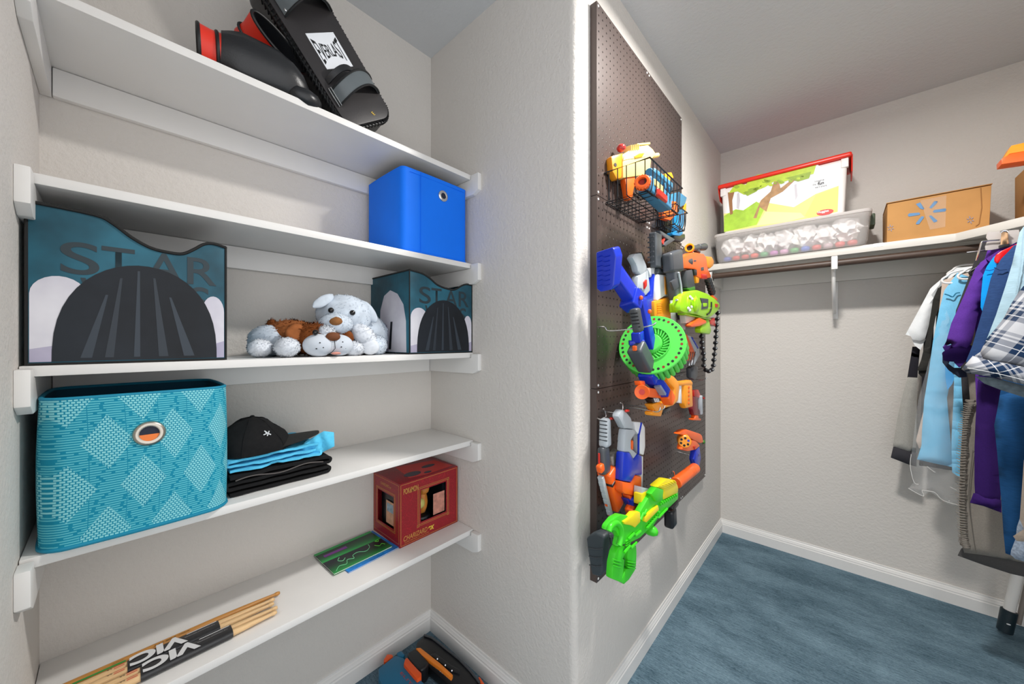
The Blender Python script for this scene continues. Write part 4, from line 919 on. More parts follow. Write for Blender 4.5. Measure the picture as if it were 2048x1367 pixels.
# ---- blaster in the small basket
g = gun(P1(z2([(960, 1050)])[0], x=-.51), 'orange and blue toy blaster with grip hanging out of the small wire basket'); X = -.515
plate('body', z2([(890, 800), (960, 720), (1020, 700), (1110, 765), (1085, 850), (1000, 900), (900, 880)]), X, .036, Msteelb, g, .006)
plate('fore_end', z2([(840, 900), (930, 800), (1000, 810), (1000, 960), (920, 1030), (850, 1010)]), X + .004, .03, Mor, g, .008)
plate('tip', z2([(1070, 880), (1100, 830), (1098, 930), (1075, 960)]), X - .005, .02, Morange, g, .003)
plate('grip', z2([(1000, 900), (1080, 900), (1078, 960), (1062, 1140), (1040, 1180), (980, 1180), (1000, 1050)]), X - .004, .030, plastic('sky_blue_plastic', '1f8fd0', .35), g, .006)
plate('grip_base', z2([(940, 1165), (1060, 1140), (1060, 1180), (1030, 1205), (945, 1195)]), X - .002, .034, plastic('sky_blue_plastic', '1f8fd0', .35), g, .004)
plate('foot', z2([(960, 1200), (1085, 1178), (1088, 1240), (1050, 1270), (965, 1260)]), X - .004, .034, M_blackp, g, .006)

# ---- big blue rifle with green drum
hook([(PX + .001, 1.036, 1.285), (-.55, 1.037, 1.284), (-.535, 1.038, 1.272), (-.46, 1.05, 1.278), (-.415, 1.06, 1.286), (-.402, 1.064, 1.294), (-.41, 1.064, 1.286)], 'double chrome hook carrying the big blue blaster')
g = gun(at(1301, 686, y=1.16), 'big blue toy blaster with round green drum hanging muzzle down')
m = MB(); m.ext([at(a, b, y=.945) for a, b in z3([(115, 340), (280, 286), (300, 300), (326, 385), (300, 690), (272, 732), (162, 755), (120, 722)])], (.004, .034, .010), .008, 3); sp = obj('stock_pad', m, Mnavy, g)
for i in range(7):
    a = at(*z3([(135, 385 + i * 50)])[0], y=.9435); b = at(*z3([(262, 368 + i * 50)])[0], y=.9435); m = MB(); m.tube([a, a.lerp(b, .35) + Z0 * .003, a.lerp(b, .6) - Z0 * .002, b], .0018, n=5); obj('pad_rib', m, Mnavy, sp)
A = at(*z3([(265, 490)])[0], y=.985); B = at(*z3([(480, 800)])[0], y=1.075)
pbar('stock_arm', A, B, .034, .046, Mnavy, g, .040, .050)
m = MB(); m.bar(at(*z3([(318, 410)])[0], y=.99), at(*z3([(535, 720)])[0], y=1.085), .006, .010, bev=.002); obj('stock_rail', m, Mnavy, g)
pbar('receiver', at(*z3([(450, 800)])[0], y=1.065), at(*z3([(540, 880)])[0], y=1.10), .055, .062, Mnavy, g)
pbar('upper_rail', at(*z3([(590, 830)])[0], y=1.10), at(*z4([(690, 500)])[0], y=1.16), .022, .034, Mnavy, g, .030, .036, .004)
pbar('grip', at(*z4([(520, 85)])[0], y=.99), at(*z4([(565, 335)])[0], y=1.005), .025, .030, mat('dark_rubber', '45484a', .45, bump=.3, bs=300), g, .025, .030, .009)
grooves(g, at(*z4([(512, 120)])[0], y=.975), at(*z4([(548, 300)])[0], y=.99), .022, .003, 5, M_blackp, 'grip_rib')
pbar('trigger_guard', at(*z4([(550, 330)])[0], y=1.09), at(*z4([(560, 440)])[0], y=1.10), .030, .034, Mnavy, g)
pbar('guard_step', at(*z4([(460, 450)])[0], y=1.085), at(*z4([(625, 440)])[0], y=1.11), .026, .016, Mnavy, g, bev=.004)
fb_ = pbar('front_block', at(*z4([(530, 480)])[0], y=1.075), at(*z4([(655, 715)])[0], y=1.14), .048, .052, Mdk, g, .046, .05, .010)
pbar('orange_switch', at(*z4([(520, 480)])[0], y=1.048), at(*z4([(524, 530)])[0], y=1.052), .012, .010, Mor, g, bev=.003)
grooves(g, at(*z4([(590, 590)])[0], y=1.092), at(*z4([(680, 735)])[0], y=1.135), .030, .004, 8, M_blackp, 'block_rib')
pbar('barrel_collar', at(*z4([(655, 735)])[0], y=1.14), at(*z4([(690, 830)])[0], y=1.165), .050, .052, Mnavy, g)
pbar('barrel', at(*z4([(690, 800)])[0], y=1.165), at(*z4([(845, 980)])[0], y=1.235), .040, .040, Mnavy, g, .032, .034)
pbar('barrel_inlay', at(*z4([(760, 900)])[0], y=1.165), at(*z4([(820, 990)])[0], y=1.195), .022, .008, mat('silver_print', '8a93a8', .4), g, bev=.001)
pbar('muzzle', at(*z4([(845, 980)])[0], y=1.235), at(*z4([(890, 1060)])[0], y=1.262), .034, .040, Mor, g)
for q in ((590, 815), (680, 960)):
    m = MB(); m.ell(at(*z3([q])[0], y=1.075), (.006, .006, .007), None, 2); obj('orange_knob', m, Mor, g, smooth=60)
dn = V((.12, -.88, .45)).normalized(); dc = at(1302, 687, y=1.165); s1, s2, _ = frame_of(dn)
m = MB(); R_ = .104
m.lathe([(0, .012), (.030, .011), (.034, .006), (.036, -.006), (.056, -.006), (.0565, .004), (.059, .004), (.060, 0), (.102, 0), (.104, -.002), (.104, -.006), (.098, -.007), (.092, -.03), (.092, -.068), (0, -.068)], dc, dn, 64, False); dr = obj('drum', m, Mdrum, g, smooth=40)
for i in range(36):
    a_ = 2 * pi * i / 36; e = s1 * cos(a_) + s2 * sin(a_); pcyl('drum_tube', dc + e * .0955 - dn * .006, dc + e * .0955 - dn * .066, .0078, Mdrum, dr, n=12, bev=0)
for i in range(36):
    a_ = 2 * pi * i / 36; e = s1 * cos(a_) + s2 * sin(a_); pcyl('dart_hole', dc + e * .091 - dn * .001, dc + e * .091 + dn * .0005, .0042, Mhole if i % 3 else mat('bore_red', '8e2216', .5), dr, n=10, bev=0)
for i in range(30):
    a_ = 2 * pi * i / 30; e = s1 * cos(a_) + s2 * sin(a_); h_ = dn.cross(e); m = MB(); m.bar(dc + e * .0375 - dn * .002, dc + e * .056 + h_ * .012 - dn * .002, .0042, .010, up=dn, bev=.0008, seg=1); obj('drum_fin', m, Mdrum, dr)
pcyl('drum_hub', dc + dn * .011, dc + dn * .0125, .008, mat('drum_dark_green', '2f8f33', .5), dr, bev=0)  # small hub disc in a darker green than the drum

# ---- white, grey and blue blaster behind the blue stock
g = gun(P1(z3([(640, 700)])[0], x=-.51), 'white and blue toy blaster with curved grey grip, grip up, behind the big blue one'); X = -.515
plate('grip', z3([(500, 390), (530, 350), (600, 340), (620, 400), (655, 480), (660, 540), (600, 580), (560, 540), (545, 470)]), X, .034, Mlg, g, .008)
plate('grip_back', z3([(545, 340), (600, 335), (630, 390), (620, 410)]), X - .03, .006, M_blackp, g, .002)
plate('frame', z3([(560, 590), (660, 520), (680, 640), (690, 740), (640, 795), (600, 720), (550, 720)]), X, .036, Mlg, g, .006)
plate('trigger', z3([(628, 650), (655, 620), (655, 690), (632, 725)]), X + .006, .014, Mredp, g, .003)
plate('top_shell', z3([(660, 505), (745, 490), (770, 560), (750, 720), (735, 800), (700, 740), (700, 600)]), X - .004, .03, Mwh, g, .005)
plate('body', z3([(560, 735), (640, 800), (700, 790), (725, 560), (740, 560), (725, 850), (710, 960), (660, 940), (600, 850)]), X + .004, .036, Mnavy, g, .006)
# ---- grey stocked, white and amber blaster
g = gun(P1(z3([(810, 700)])[0], x=-.51), 'white and amber toy blaster with charcoal skeleton stock pointing up'); X = -.51
pbar('stock_grip', P1(z3([(740, 140)])[0], x=X), P1(z3([(748, 500)])[0], x=X), .026, .062, Mdk, g, .026, .055)
grooves(g, P1(z3([(725, 170)])[0], x=X + .010) - Y0 * .03, P1(z3([(725, 480)])[0], x=X + .010) - Y0 * .03, .022, .003, 6, M_char, 'grip_rib')
plate('stock_strut', z3([(785, 105), (800, 110), (950, 200), (940, 215), (850, 275), (830, 260), (880, 205), (800, 150)]), X + .012, .018, Mdk, g, .004)
plate('stock_release', z3([(805, 230), (840, 175), (850, 200), (835, 225), (830, 260)]), X + .008, .012, Mredp, g, .003)
plate('buffer_tube', z3([(790, 240), (830, 260), (850, 500), (800, 500)]), X + .004, .02, M_blackp, g, .004)
plate('amber_strip', z3([(792, 365), (818, 375), (832, 490), (800, 490)]), X + .010, .012, Morange, g, .003)
plate('collar', z3([(775, 500), (870, 510), (880, 570), (770, 560)]), X + .006, .04, Mdk, g, .006)
plate('collar_button', z3([(845, 530), (870, 525), (872, 555), (848, 555)]), X + .010, .008, Mor, g, .002)
plate('shell', z3([(770, 565), (880, 575), (895, 800), (840, 800), (770, 845), (755, 840)]), X + .006, .045, Mwh, g, .008)
plate('shell_stripe', z3([(842, 590), (858, 600), (868, 780), (848, 780)]), X + .009, .004, Morange, g, .001)
plate('pump', z3([(730, 850), (800, 835), (895, 800), (910, 1040), (880, 1050), (735, 1010)]), X + .010, .05, Morange, g, .008)
grooves(g, P1(z3([(775, 870)])[0], x=X + .012) - Y0 * .012, P1(z3([(780, 990)])[0], x=X + .012) - Y0 * .012, .03, .004, 5, plastic('amber_dark', 'd9820f'), 'pump_rib')
plate('lower_shell', z3([(900, 800), (945, 805), (965, 1080), (910, 1040)]), X + .004, .04, Mwh, g, .006)
pcyl('barrel', P1(z3([(990, 960)])[0], x=X), P1(z3([(1015, 1060)])[0], x=X), .014, Mdk, g)
pcyl('muzzle', P1(z3([(1010, 1050)])[0], x=X), P1(z3([(1005, 1150)])[0], x=X), .019, plastic('offwhite_plastic', 'd6cbc6', .45), g)

# ---- orange revolver-like blaster with scope
g = gun(at(1390, 540, x=-.48), 'orange toy blaster with scope and charcoal folding stock, above the lime one'); X = -.465
plate('body', z7([(150, 205), (205, 185), (240, 165), (300, 160), (370, 175), (395, 210), (405, 310), (440, 380), (435, 402), (350, 412), (300, 385), (292, 322), (200, 312), (160, 322)]), X, .050, Mor, g, .008)
plate('muzzle_block', z7([(395, 195), (445, 200), (468, 240), (462, 290), (430, 315), (400, 300)]), X - .002, .044, Morange, g, .010)
plate('dark_inset', z7([(272, 235), (296, 232), (296, 248), (272, 250)]), X + .001, .003, M_char, g, .001); plate('dark_inset', z7([(340, 305), (366, 298), (368, 330), (342, 335)]), X + .001, .003, M_char, g, .001)
plate('front_guard', z7([(345, 360), (400, 370), (400, 415), (350, 410)]), X + .003, .02, Mredp, g, .004)
plate('grip', z7([(205, 330), (262, 318), (290, 480), (285, 510), (235, 520), (212, 490)]), X - .002, .038, M_char, g, .009)
plate('grip_foot', z7([(215, 500), (285, 480), (290, 515), (240, 525)]), X, .036, plastic('olive_green', '3f7a2c', .5), g, .004)
plate('trigger', z7([(290, 385), (325, 400), (322, 450), (300, 452)]), X - .004, .014, Morange, g, .003)
plate('trigger_slot', z7([(272, 322), (302, 322), (304, 378), (282, 380)]), X + .001, .01, M_blackp, g, .002)
A = at(*z7([(400, 400)])[0], x=X - .02); B = at(*z7([(448, 555)])[0], x=X - .02); pcyl('foregrip', A, B, .015, M_char, g, .014)
for i in range(5): p = A.lerp(B, .15 + .17 * i); q = A.lerp(B, .21 + .17 * i); pcyl('foregrip_ring', p, q, .0172, M_blackp, g)
A = at(*z7([(205, 255)])[0], x=X - .022); B = at(*z7([(60, 240)])[0], x=X - .022); pcyl('stock_hinge', A, A.lerp(B, .45), .026, M_char, g, .020); 
m = MB(); m.bar(at(*z7([(120, 240)])[0], x=X - .015), at(*z7([(20, 265)])[0], x=X - .01), .045, .085, .04, .07, up=Z0, bev=.012, seg=3); obj('stock_block', m, M_char, g, smooth=50)
pbar('stock_arm', at(*z7([(62, 290)])[0], x=X - .012), at(*z7([(95, 600)])[0], x=X - .012), .036, .050, Mdk, g, .03, .055)
m = MB(); m.tube([at(*z7([q])[0], x=X + .010) for q in ((128, 350), (150, 470), (158, 560), (150, 612), (105, 612))], .004, n=8); obj('stock_frame', m, Mlg, g)
plate('stock_web', z7([(60, 440), (120, 400), (150, 480), (90, 520)]), X + .006, .01, M_char, g, .002)
c = at(*z7([(232, 120)])[0], x=X - .018); dd = V((.1, -1, .05)).normalized()
m = MB(); m.lathe([(.012, -.02), (.016, -.02), (.019, .0), (.0185, .006), (.013, .006), (.011, -.004)], c, dd, 24, False); obj('scope_hood', m, Morange, g)
pcyl('scope_bore', c - dd * .004, c - dd * .002, .012, Mhole, g, bev=0)
pcyl('scope_tube', c - dd * .016, at(*z7([(350, 112)])[0], x=X - .02), .013, M_char, g, .012); A = at(*z7([(315, 116)])[0], x=X - .02); B = at(*z7([(370, 110)])[0], x=X - .02); pcyl('scope_eyepiece', A, B, .0145, M_char, g, .017)
pbar('scope_mount', at(*z7([(300, 130)])[0], x=X - .02), at(*z7([(300, 165)])[0], x=X - .02), .02, .05, M_char, g)

# ---- lime blaster with dart belt
g = gun(at(1400, 620, x=-.47), 'lime green toy blaster with black dart belt hanging from it'); X = -.440
plate('body', z7([(150, 640), (165, 565), (215, 530), (320, 515), (400, 545), (470, 590), (520, 640), (522, 700), (480, 740), (430, 780), (380, 780), (300, 750), (190, 735), (150, 715)]), X, .070, Mlime, g, .012)
pbar('rear_tube', at(*z7([(75, 685)])[0], x=X - .03), at(*z7([(175, 685)])[0], x=X - .03), .03, .036, Mlime, g)
m = MB(); m.ell(at(*z7([(285, 655)])[0], x=X - .002), (.012, .042, .034), None, 3, .25, 14); obj('engine_bulge', m, Mlime, g, smooth=60)
m = MB(); m.ell(at(*z7([(215, 640)])[0], x=X - .002), (.010, .020, .028), None, 3, .25, 14); obj('rear_bulge', m, Mlime, g, smooth=60)
for q in ((240, 582), (222, 690), (250, 676), (236, 708), (256, 600)):
    m = MB(); m.ell(at(*z7([q])[0], x=X + .007), (.003, .013, .006), None, 2, .4, 30); obj('white_splash', m, plastic('splash_white', 'e4e8de', .5), g)
plate('dark_panel', z7([(335, 590), (412, 600), (408, 690), (345, 700), (352, 640)]), X + .003, .01, M_char, g, .003); plate('lime_window', z7([(362, 640), (400, 640), (398, 672), (365, 676)]), X + .005, .006, Mlime, g, .002)
m = MB(); m.tube(smooth_path([at(*z7([q])[0], x=X + .002) for q in ((395, 748), (420, 728), (434, 690), (436, 630))], 4), .004, n=6); obj('dark_band', m, M_blackp, g)
plate('lower_rail', z7([(190, 730), (380, 782), (430, 782), (440, 800), (190, 750)]), X - .006, .05, Mlime, g, .004)
plate('grip', z7([(375, 800), (420, 790), (440, 900), (430, 935), (340, 920), (335, 880)]), X - .01, .04, Mlime, g, .008)
plate('orange_guard', z7([(235, 850), (280, 810), (330, 775), (390, 800), (400, 830), (330, 860), (260, 868)]), X - .004, .036, Mor, g, .008)
plate('white_bracket', z7([(190, 745), (290, 765), (280, 810), (200, 832)]), X - .02, .03, plastic('offwhite_plastic', 'd6cbc6', .45), g, .004)
plate('red_clip', z7([(420, 790), (470, 775), (480, 860), (430, 840)]), X - .01, .03, Mredp, g, .004)
plate('orange_tip', z7([(455, 565), (500, 600), (495, 620), (460, 600)]), X - .02, .03, Mor, g, .004)
plate('red_slot', z7([(475, 645), (505, 650), (500, 680), (478, 680)]), X + .002, .004, Mredp, g, .001)
path = [(488, 690), (498, 735), (492, 790), (486, 848), (482, 903), (480, 958), (476, 1014), (472, 1068), (466, 1122), (460, 1176), (456, 1228), (440, 1268), (412, 1282), (384, 1272), (364, 1228), (366, 1172), (362, 1116), (352, 1064), (348, 1010), (345, 955), (342, 902)]
Mbelt = plastic('belt_black', '242427', .4)
for i, q in enumerate(path):
    c = at(*z7([q])[0], x=X - .012 - (.016 if i > 12 else 0)); c2 = at(*z7([path[min(i + 1, len(path) - 1)]])[0], x=X - .012 - (.016 if i >= 12 else 0))
    m = MB(); m.lathe([(0, -.016), (.006, -.015), (.0075, -.006), (.0095, -.004), (.0095, .002), (.0075, .004), (.0075, .012), (.005, .016), (0, .016)], c, V((.55, -.8, .1)), 14, False); lk = obj('belt_link', m, Mbelt, g, smooth=40)
    m = MB(); m.ell(c + V((.009, -.012, .002)), (.003, .003, .003), None, 1); obj('dart_end', m, Mlg, lk)
    if i < len(path) - 1: m = MB(); m.bar(c, c2, .008, .006, bev=.002); obj('belt_joint', m, Mbelt, lk)

# ---- orange blaster with grille behind the drum
g = gun(at(1380, 700, x=-.50), 'orange toy blaster with black grille half hidden behind the green drum'); X = -.50
plate('body', z7([(160, 960), (205, 930), (262, 985), (305, 1040), (312, 1115), (250, 1180), (170, 1200)]), X, .045, Mor, g, .008)
plate('frame', z7([(225, 945), (245, 950), (320, 1050), (330, 1130), (280, 1220), (240, 1230), (300, 1120)]), X + .006, .012, Mlg, g, .004)
for i in range(6): pbar('grille_bar', at(*z7([(150 + 22 * i, 1240)])[0], x=X + .008), at(*z7([(185 + 20 * i, 1100)])[0], x=X + .008), .003, .004, M_blackp, g, bev=.001)
plate('grip', z7([(245, 1250), (290, 1225), (318, 1240), (312, 1330), (290, 1370), (250, 1350)]), X - .006, .034, M_char, g, .010)
plate('blue_edge', z7([(250, 960), (262, 962), (322, 1060), (315, 1070)]), X + .009, .006, Mnavy, g, .001)

# ---- amber blaster with open frame grip
hook([(PX + .001, 1.17, 1.016), (-.54, 1.17, 1.016), (-.50, 1.172, 1.018), (-.44, 1.175, 1.014), (-.43, 1.176, 1.03)], 'double chrome hook under the amber blaster')
hook([(PX + .001, 1.21, 1.018), (-.54, 1.21, 1.018), (-.50, 1.212, 1.019), (-.44, 1.215, 1.016), (-.43, 1.216, 1.03)], 'chrome hook under the amber blaster, second from the wall corner')
g = gun(at(1340, 800, x=-.47), 'amber toy blaster with open frame grip and orange muzzle disc'); X = -.455
plate('body', z4([(855, 800), (890, 775), (940, 800), (985, 850), (1000, 905), (985, 1060), (930, 1110), (845, 1140), (830, 1100), (940, 1010), (945, 930), (880, 860)]), X, .055, Morange, g, .008)
plate('top_bridge', z4([(960, 850), (1040, 850), (1120, 838), (1142, 870), (1130, 905), (1040, 900), (985, 905)]), X, .04, Morange, g, .008)
hg = plate('rear_grip', z4([(1050, 890), (1132, 885), (1140, 1120), (1065, 1140), (1052, 1100)]), X, .036, Morange, g, .008)
for i in range(5):
    c = at(*z4([(1094, 915 + 42 * i)])[0], x=X + .001); m = MB(); m.ell(c, (.002, .009, .0055), None, 2); obj('grip_hole', m, Mor, hg)
plate('inner_window', z4([(990, 910), (1045, 900), (1040, 1090), (985, 1080)]), X - .012, .01, Mlg, g, .003); plate('inner_post', z4([(1000, 880), (1018, 880), (1010, 1080), (992, 1080)]), X - .006, .012, Mwh, g, .002)
plate('fore_grip', z4([(700, 1095), (790, 1065), (835, 1090), (830, 1140), (805, 1225), (710, 1215), (708, 1175), (740, 1160)]), X + .006, .044, Morange, g, .008)
plate('dark_vent', z4([(815, 1165), (900, 1125), (905, 1150), (820, 1205)]), X, .02, M_blackp, g, .003)
dd = V((.35, -.93, .05)).normalized(); c = at(*z4([(598, 965)])[0], x=X + .004)
m = MB(); m.lathe([(0, -.004), (.008, -.004), (.009, .0), (.021, .004), (.022, .001), (.020, -.004), (.014, -.02), (0, -.02)], c, dd, 28, False); obj('muzzle_disc', m, Mor, g)
pcyl('muzzle_bore', c - dd * .003, c - dd * .001, .0105, Mredp, g, bev=0)
pbar('barrel', c - dd * .012, at(*z4([(760, 980)])[0], x=X - .004), .03, .03, Mor, g); plate('muzzle_bracket', z4([(580, 850), (630, 845), (640, 890), (590, 900)]), X, .02, Mor, g, .003)
plate('dark_collar', z4([(690, 1040), (750, 1015), (790, 1070), (720, 1085)]), X + .004, .03, M_blackp, g, .005)
for i in range(3): plate('wire_spring', z4([(730 + 18 * i, 1030), (736 + 18 * i, 1030), (752 + 18 * i, 1070), (744 + 18 * i, 1072)]), X + .007, .004, Mwh, g, .001)

# ---- small red clip gun at the board edge
hook([(PX + .001, 1.95, 1.05), (-.54, 1.95, 1.05), (-.50, 1.95, 1.052), (-.49, 1.951, 1.066)], 'chrome hook at the far edge of the pegboard')
g = gun(at(1395, 810, x=-.52), 'small red toy blaster with clear tube at the far edge of the board'); X = -.52
plate('body', z4([(1145, 945), (1195, 940), (1220, 1000), (1200, 1030), (1150, 1010)]), X, .03, Mredp, g, .005)
plate('handle', z4([(1140, 1010), (1195, 1010), (1190, 1130), (1215, 1160), (1210, 1210), (1150, 1210), (1135, 1150)]), X, .028, mat('maroon_plastic', '7a1a24', .3), g, .007)
pbar('clear_tube', at(*z4([(1210, 1000)])[0], x=X), at(*z4([(1215, 1200)])[0], x=X), .02, .02, Mlg, g)
plate('nozzle', z4([(1165, 1210), (1195, 1210), (1200, 1240), (1222, 1245), (1220, 1265), (1140, 1262), (1140, 1245), (1162, 1240)]), X, .026, Mor, g, .003)
m = MB(); m.ell(at(*z4([(1248, 1028)])[0], x=X), (.006, .006, .006), None, 2); obj('red_bead', m, Mredp, g)

# ---- grey gripped orange blaster, seen along its spine
c = at(1207, 817, x=-.545)
hook([V((PX + .001, c.y + .004, c.z - .034)), V((-.555, c.y + .004, c.z - .034)), V((-.549, c.y + .004, c.z - .030)), at(1212, 832, x=-.545), at(1210, 822, x=-.545), c], 'chrome hook holding the grey gripped orange blaster')
g = gun(P1(z5([(330, 1000)])[0], x=-.54), 'grey gripped orange toy blaster hanging grip up nearest the wall corner'); X = -.538
A = P1(z5([(312, 345)])[0], x=X); B = P1(z5([(312, 700)])[0], x=X)
pbar('grip', A, B, .026, .034, Mlg, g, .030, .036, .011); grooves(g, A + V((.002, -.016, 0)), B.lerp(A, .2) + V((.002, -.016, 0)), .026, .004, 6, M_char, 'grip_groove')
pcyl('trigger_tip', P1(z5([(375, 352)])[0], x=X + .01), P1(z5([(425, 345)])[0], x=X + .01), .004, Mredp, g)
A = P1(z5([(290, 690)])[0], x=X); B = P1(z5([(300, 1030)])[0], x=X); pbar('dark_neck', A, B, .024, .042, M_char, g, .030, .044, .012)
pbar('red_line', P1(z5([(282, 760)])[0], x=X) - Y0 * .023, P1(z5([(284, 900)])[0], x=X) - Y0 * .023, .005, .004, Mredp, g, bev=.001)
A = P1(z5([(330, 980)])[0], x=X); B = P1(z6([(398, 450)])[0], x=X)
pbar('body', A, B, .046, .050, Mor, g, .040, .048, .008)
pbar('upper_shell', P1(z5([(400, 770)])[0], x=X), P1(z5([(440, 1000)])[0], x=X), .022, .05, mat('camo_grey', '8f8a83', .5, var=.5, vs=60), g, .026, .05)
for q, e in (((270, 905), (285, 1000)), ((385, 960), (405, 1060))): pbar('shoulder', P1(z5([q])[0], x=X + .004) - Y0 * .012, P1(z5([e])[0], x=X + .004) - Y0 * .012, .020, .024, Mor, g, bev=.008)
pbar('black_band', A.lerp(B, .22), A.lerp(B, .28), .049, .053, M_blackp, g, bev=.002)
A2 = P1(z5([(312, 1040)])[0], x=X) - Y0 * .028; B2 = P1(z6([(382, 500)])[0], x=X) - Y0 * .026
pbar('rail', A2, B2, .018, .012, Mlg, g, .014, .012, .002)
for i in range(6): p = A2.lerp(B2, .12 + .15 * i) - Y0 * .006; pbar('rail_tooth', p, A2.lerp(B2, .24 + .15 * i) - Y0 * .006, .016 - .0005 * i, .005, Mlg, g, bev=.001)
pbar('rail_tip', B2.lerp(A2, .10), B2, .013, .015, Mor, g, bev=.003); pbar('rail_mark', A2.lerp(B2, .70) - Y0 * .009, A2.lerp(B2, .75) - Y0 * .009, .008, .003, Mor, g, bev=.001)

# ---- grey, blue and orange blaster beside it
c = at(1241, 805, x=-.505)
hook([V((PX + .001, c.y + .004, c.z - .034)), V((-.53, c.y + .004, c.z - .034)), V((-.509, c.y + .004, c.z - .030)), at(1245, 822, x=-.505), at(1245, 809, x=-.505), c], 'chrome hook holding the grey and blue blaster with white top')
g = gun(P1(z5([(650, 900)])[0], x=-.50), 'grey, blue and orange toy blaster hanging grip up, second from the wall corner'); X = -.495
plate('grip', z5([(480, 330), (500, 280), (530, 240), (560, 245), (600, 290), (640, 340), (665, 430), (680, 490), (600, 480), (560, 480), (520, 400)]), X, .036, Mlg, g, .009)
pcyl('trigger_tip', P1(z5([(565, 258)])[0], x=X + .006), P1(z5([(605, 252)])[0], x=X + .006), .004, Mredp, g)
plate('frame', z5([(570, 480), (680, 490), (700, 530), (640, 620), (640, 720), (720, 790), (670, 860), (620, 770), (545, 770), (555, 610)]), X, .036, Mlg, g, .007)
plate('slot', z5([(640, 650), (655, 620), (665, 640), (662, 730), (645, 740)]), X + .001, .006, Mor, g, .001)
plate('top_shell', z5([(675, 390), (775, 395), (812, 460), (815, 700), (795, 810), (750, 790), (735, 560), (690, 500)]), X - .004, .030, Mwh, g, .005)
plate('blue_line', z5([(765, 400), (778, 400), (745, 560), (738, 800), (730, 800), (732, 560)]), X - .001, .005, Mnavy, g, .001)
plate('body', z5([(548, 770), (622, 770), (672, 862), (725, 790), (778, 815), (780, 1060), (690, 1055), (640, 1150), (530, 1130), (540, 900)]), X + .004, .044, Mnavy, g, .008)
plate('fore_end', z5([(530, 1135), (645, 1155), (695, 1055), (770, 1070), (765, 1290), (700, 1320), (560, 1290), (535, 1260)]), X + .006, .046, Mor, g, .006)
plate('spine', z5([(772, 820), (785, 820), (778, 1340), (765, 1340)]), X - .004, .02, Mwh, g, .002)
pbar('barrel_under', P1(z6([(555, 355)])[0], x=X), P1(z6([(560, 450)])[0], x=X), .026, .026, Mnavy, g)
plate('front_frame', z6([(510, 375), (560, 370), (600, 430), (640, 360), (640, 470), (600, 490), (560, 460), (530, 410)]), X, .034, Mnavy, g, .005)
pbar('muzzle', P1(z6([(540, 440)])[0], x=X), P1(z6([(565, 515)])[0], x=X), .030, .038, Mor, g, bev=.008)
plate('under_orange', z6([(520, 340), (600, 345), (590, 400), (545, 395)]), X + .002, .03, Mor, g, .005)

# ---- small orange revolver on its hook
c = at(1356, 903, x=PX + .001)
hook([c, c + V((.02, .0, -.002)), c + V((.06, .004, -.006)), c + V((.085, .006, -.004)), c + V((.09, .006, .008))], 'double chrome hook carrying the small orange revolver')
g = gun(at(1380, 890, x=-.48), 'small orange toy revolver with blue grip hanging on the bottom right panel'); X = -.478
plate('frame', z5([(1228, 545), (1290, 495), (1335, 485), (1500, 540), (1520, 560), (1542, 650), (1500, 660), (1400, 610), (1330, 570)]), X, .040, Mor, g, .007)
plate('lower_frame', z5([(1300, 600), (1440, 620), (1500, 690), (1440, 740), (1350, 760), (1270, 740)]), X - .002, .034, Mor, g, .007)
plate('grip', z5([(1440, 740), (1490, 690), (1510, 830), (1490, 950), (1440, 930), (1420, 860)]), X - .004, .032, Mnavy, g, .008)
m = MB(); m.ell(at(*z5([(1535, 640)])[0], x=X - .02), (.008, .010, .010), None, 2); obj('hammer', m, plastic('olive_green', '3f7a2c', .5), g)
dd = V((.42, -.9, .0)).normalized(); c = at(*z5([(1302, 640)])[0], x=X + .004)
m = MB(); m.cyl(c - dd * .045, c, .0255, n=28, bev=.003); cy_ = obj('cylinder', m, Morange, g, smooth=40); s1, s2, _ = frame_of(dd)
for i in range(6):
    e = s1 * cos(pi / 3 * i + .4) + s2 * sin(pi / 3 * i + .4); pcyl('chamber', c + e * .015 - dd * .001, c + e * .015 + dd * .0006, .0048, Mhole if i else Mnavy, cy_, n=14, bev=0)
plate('trigger', z5([(1420, 700), (1450, 690), (1430, 740)]), X + .002, .01, Mredp, g, .002)

# ---- long green rifle along the bottom
c = at(1344, 941, x=-.49)
hook([V((PX + .001, c.y + .004, c.z - .036)), V((-.52, c.y + .004, c.z - .036)), V((-.495, c.y + .004, c.z - .032)), at(1349, 958, x=-.49), at(1348, 944, x=-.49), c], 'chrome hook tip above the yellow front of the green blaster')
g = gun(at(1290, 1060, x=-.47), 'long green and yellow toy blaster with black butt along the bottom of the board'); X = -.445
m = MB(); m.ext([at(a, b, y=.955) for a, b in z6([(105, 765), (140, 730), (200, 706), (260, 730), (290, 750), (282, 830), (268, 1110), (240, 1140), (160, 1120), (148, 1060), (120, 880)])], (.004, .030, .004), .008, 3); bp = obj('butt_pad', m, mat('dark_slate_rubber', '3a4247', .5, bump=.3, bs=200), g)
for k in range(3):
    m = MB(); a = at(*z6([(128 + 6 * k, 850 + 85 * k)])[0], y=.9535); b = at(*z6([(270 - 3 * k, 862 + 85 * k)])[0], y=.9535); m.tube([a, a.lerp(b, .5) + Z0 * -.003, b], .0016, n=5); obj('pad_line', m, M_char, bp)
pbar('stock_tube', at(*z6([(285, 790)])[0], y=.985), at(*z6([(420, 760)])[0], y=1.065), .034, .050, mat('dark_slate_plastic', '4a5054', .45), g)
for k in range(3): pbar('stock_notch', at(*z6([(300 + 20 * k, 735 - 4 * k)])[0], y=.99 + .016 * k), at(*z6([(306 + 20 * k, 800 - 4 * k)])[0], y=.99 + .016 * k), .037, .004, M_char, g, bev=.001)
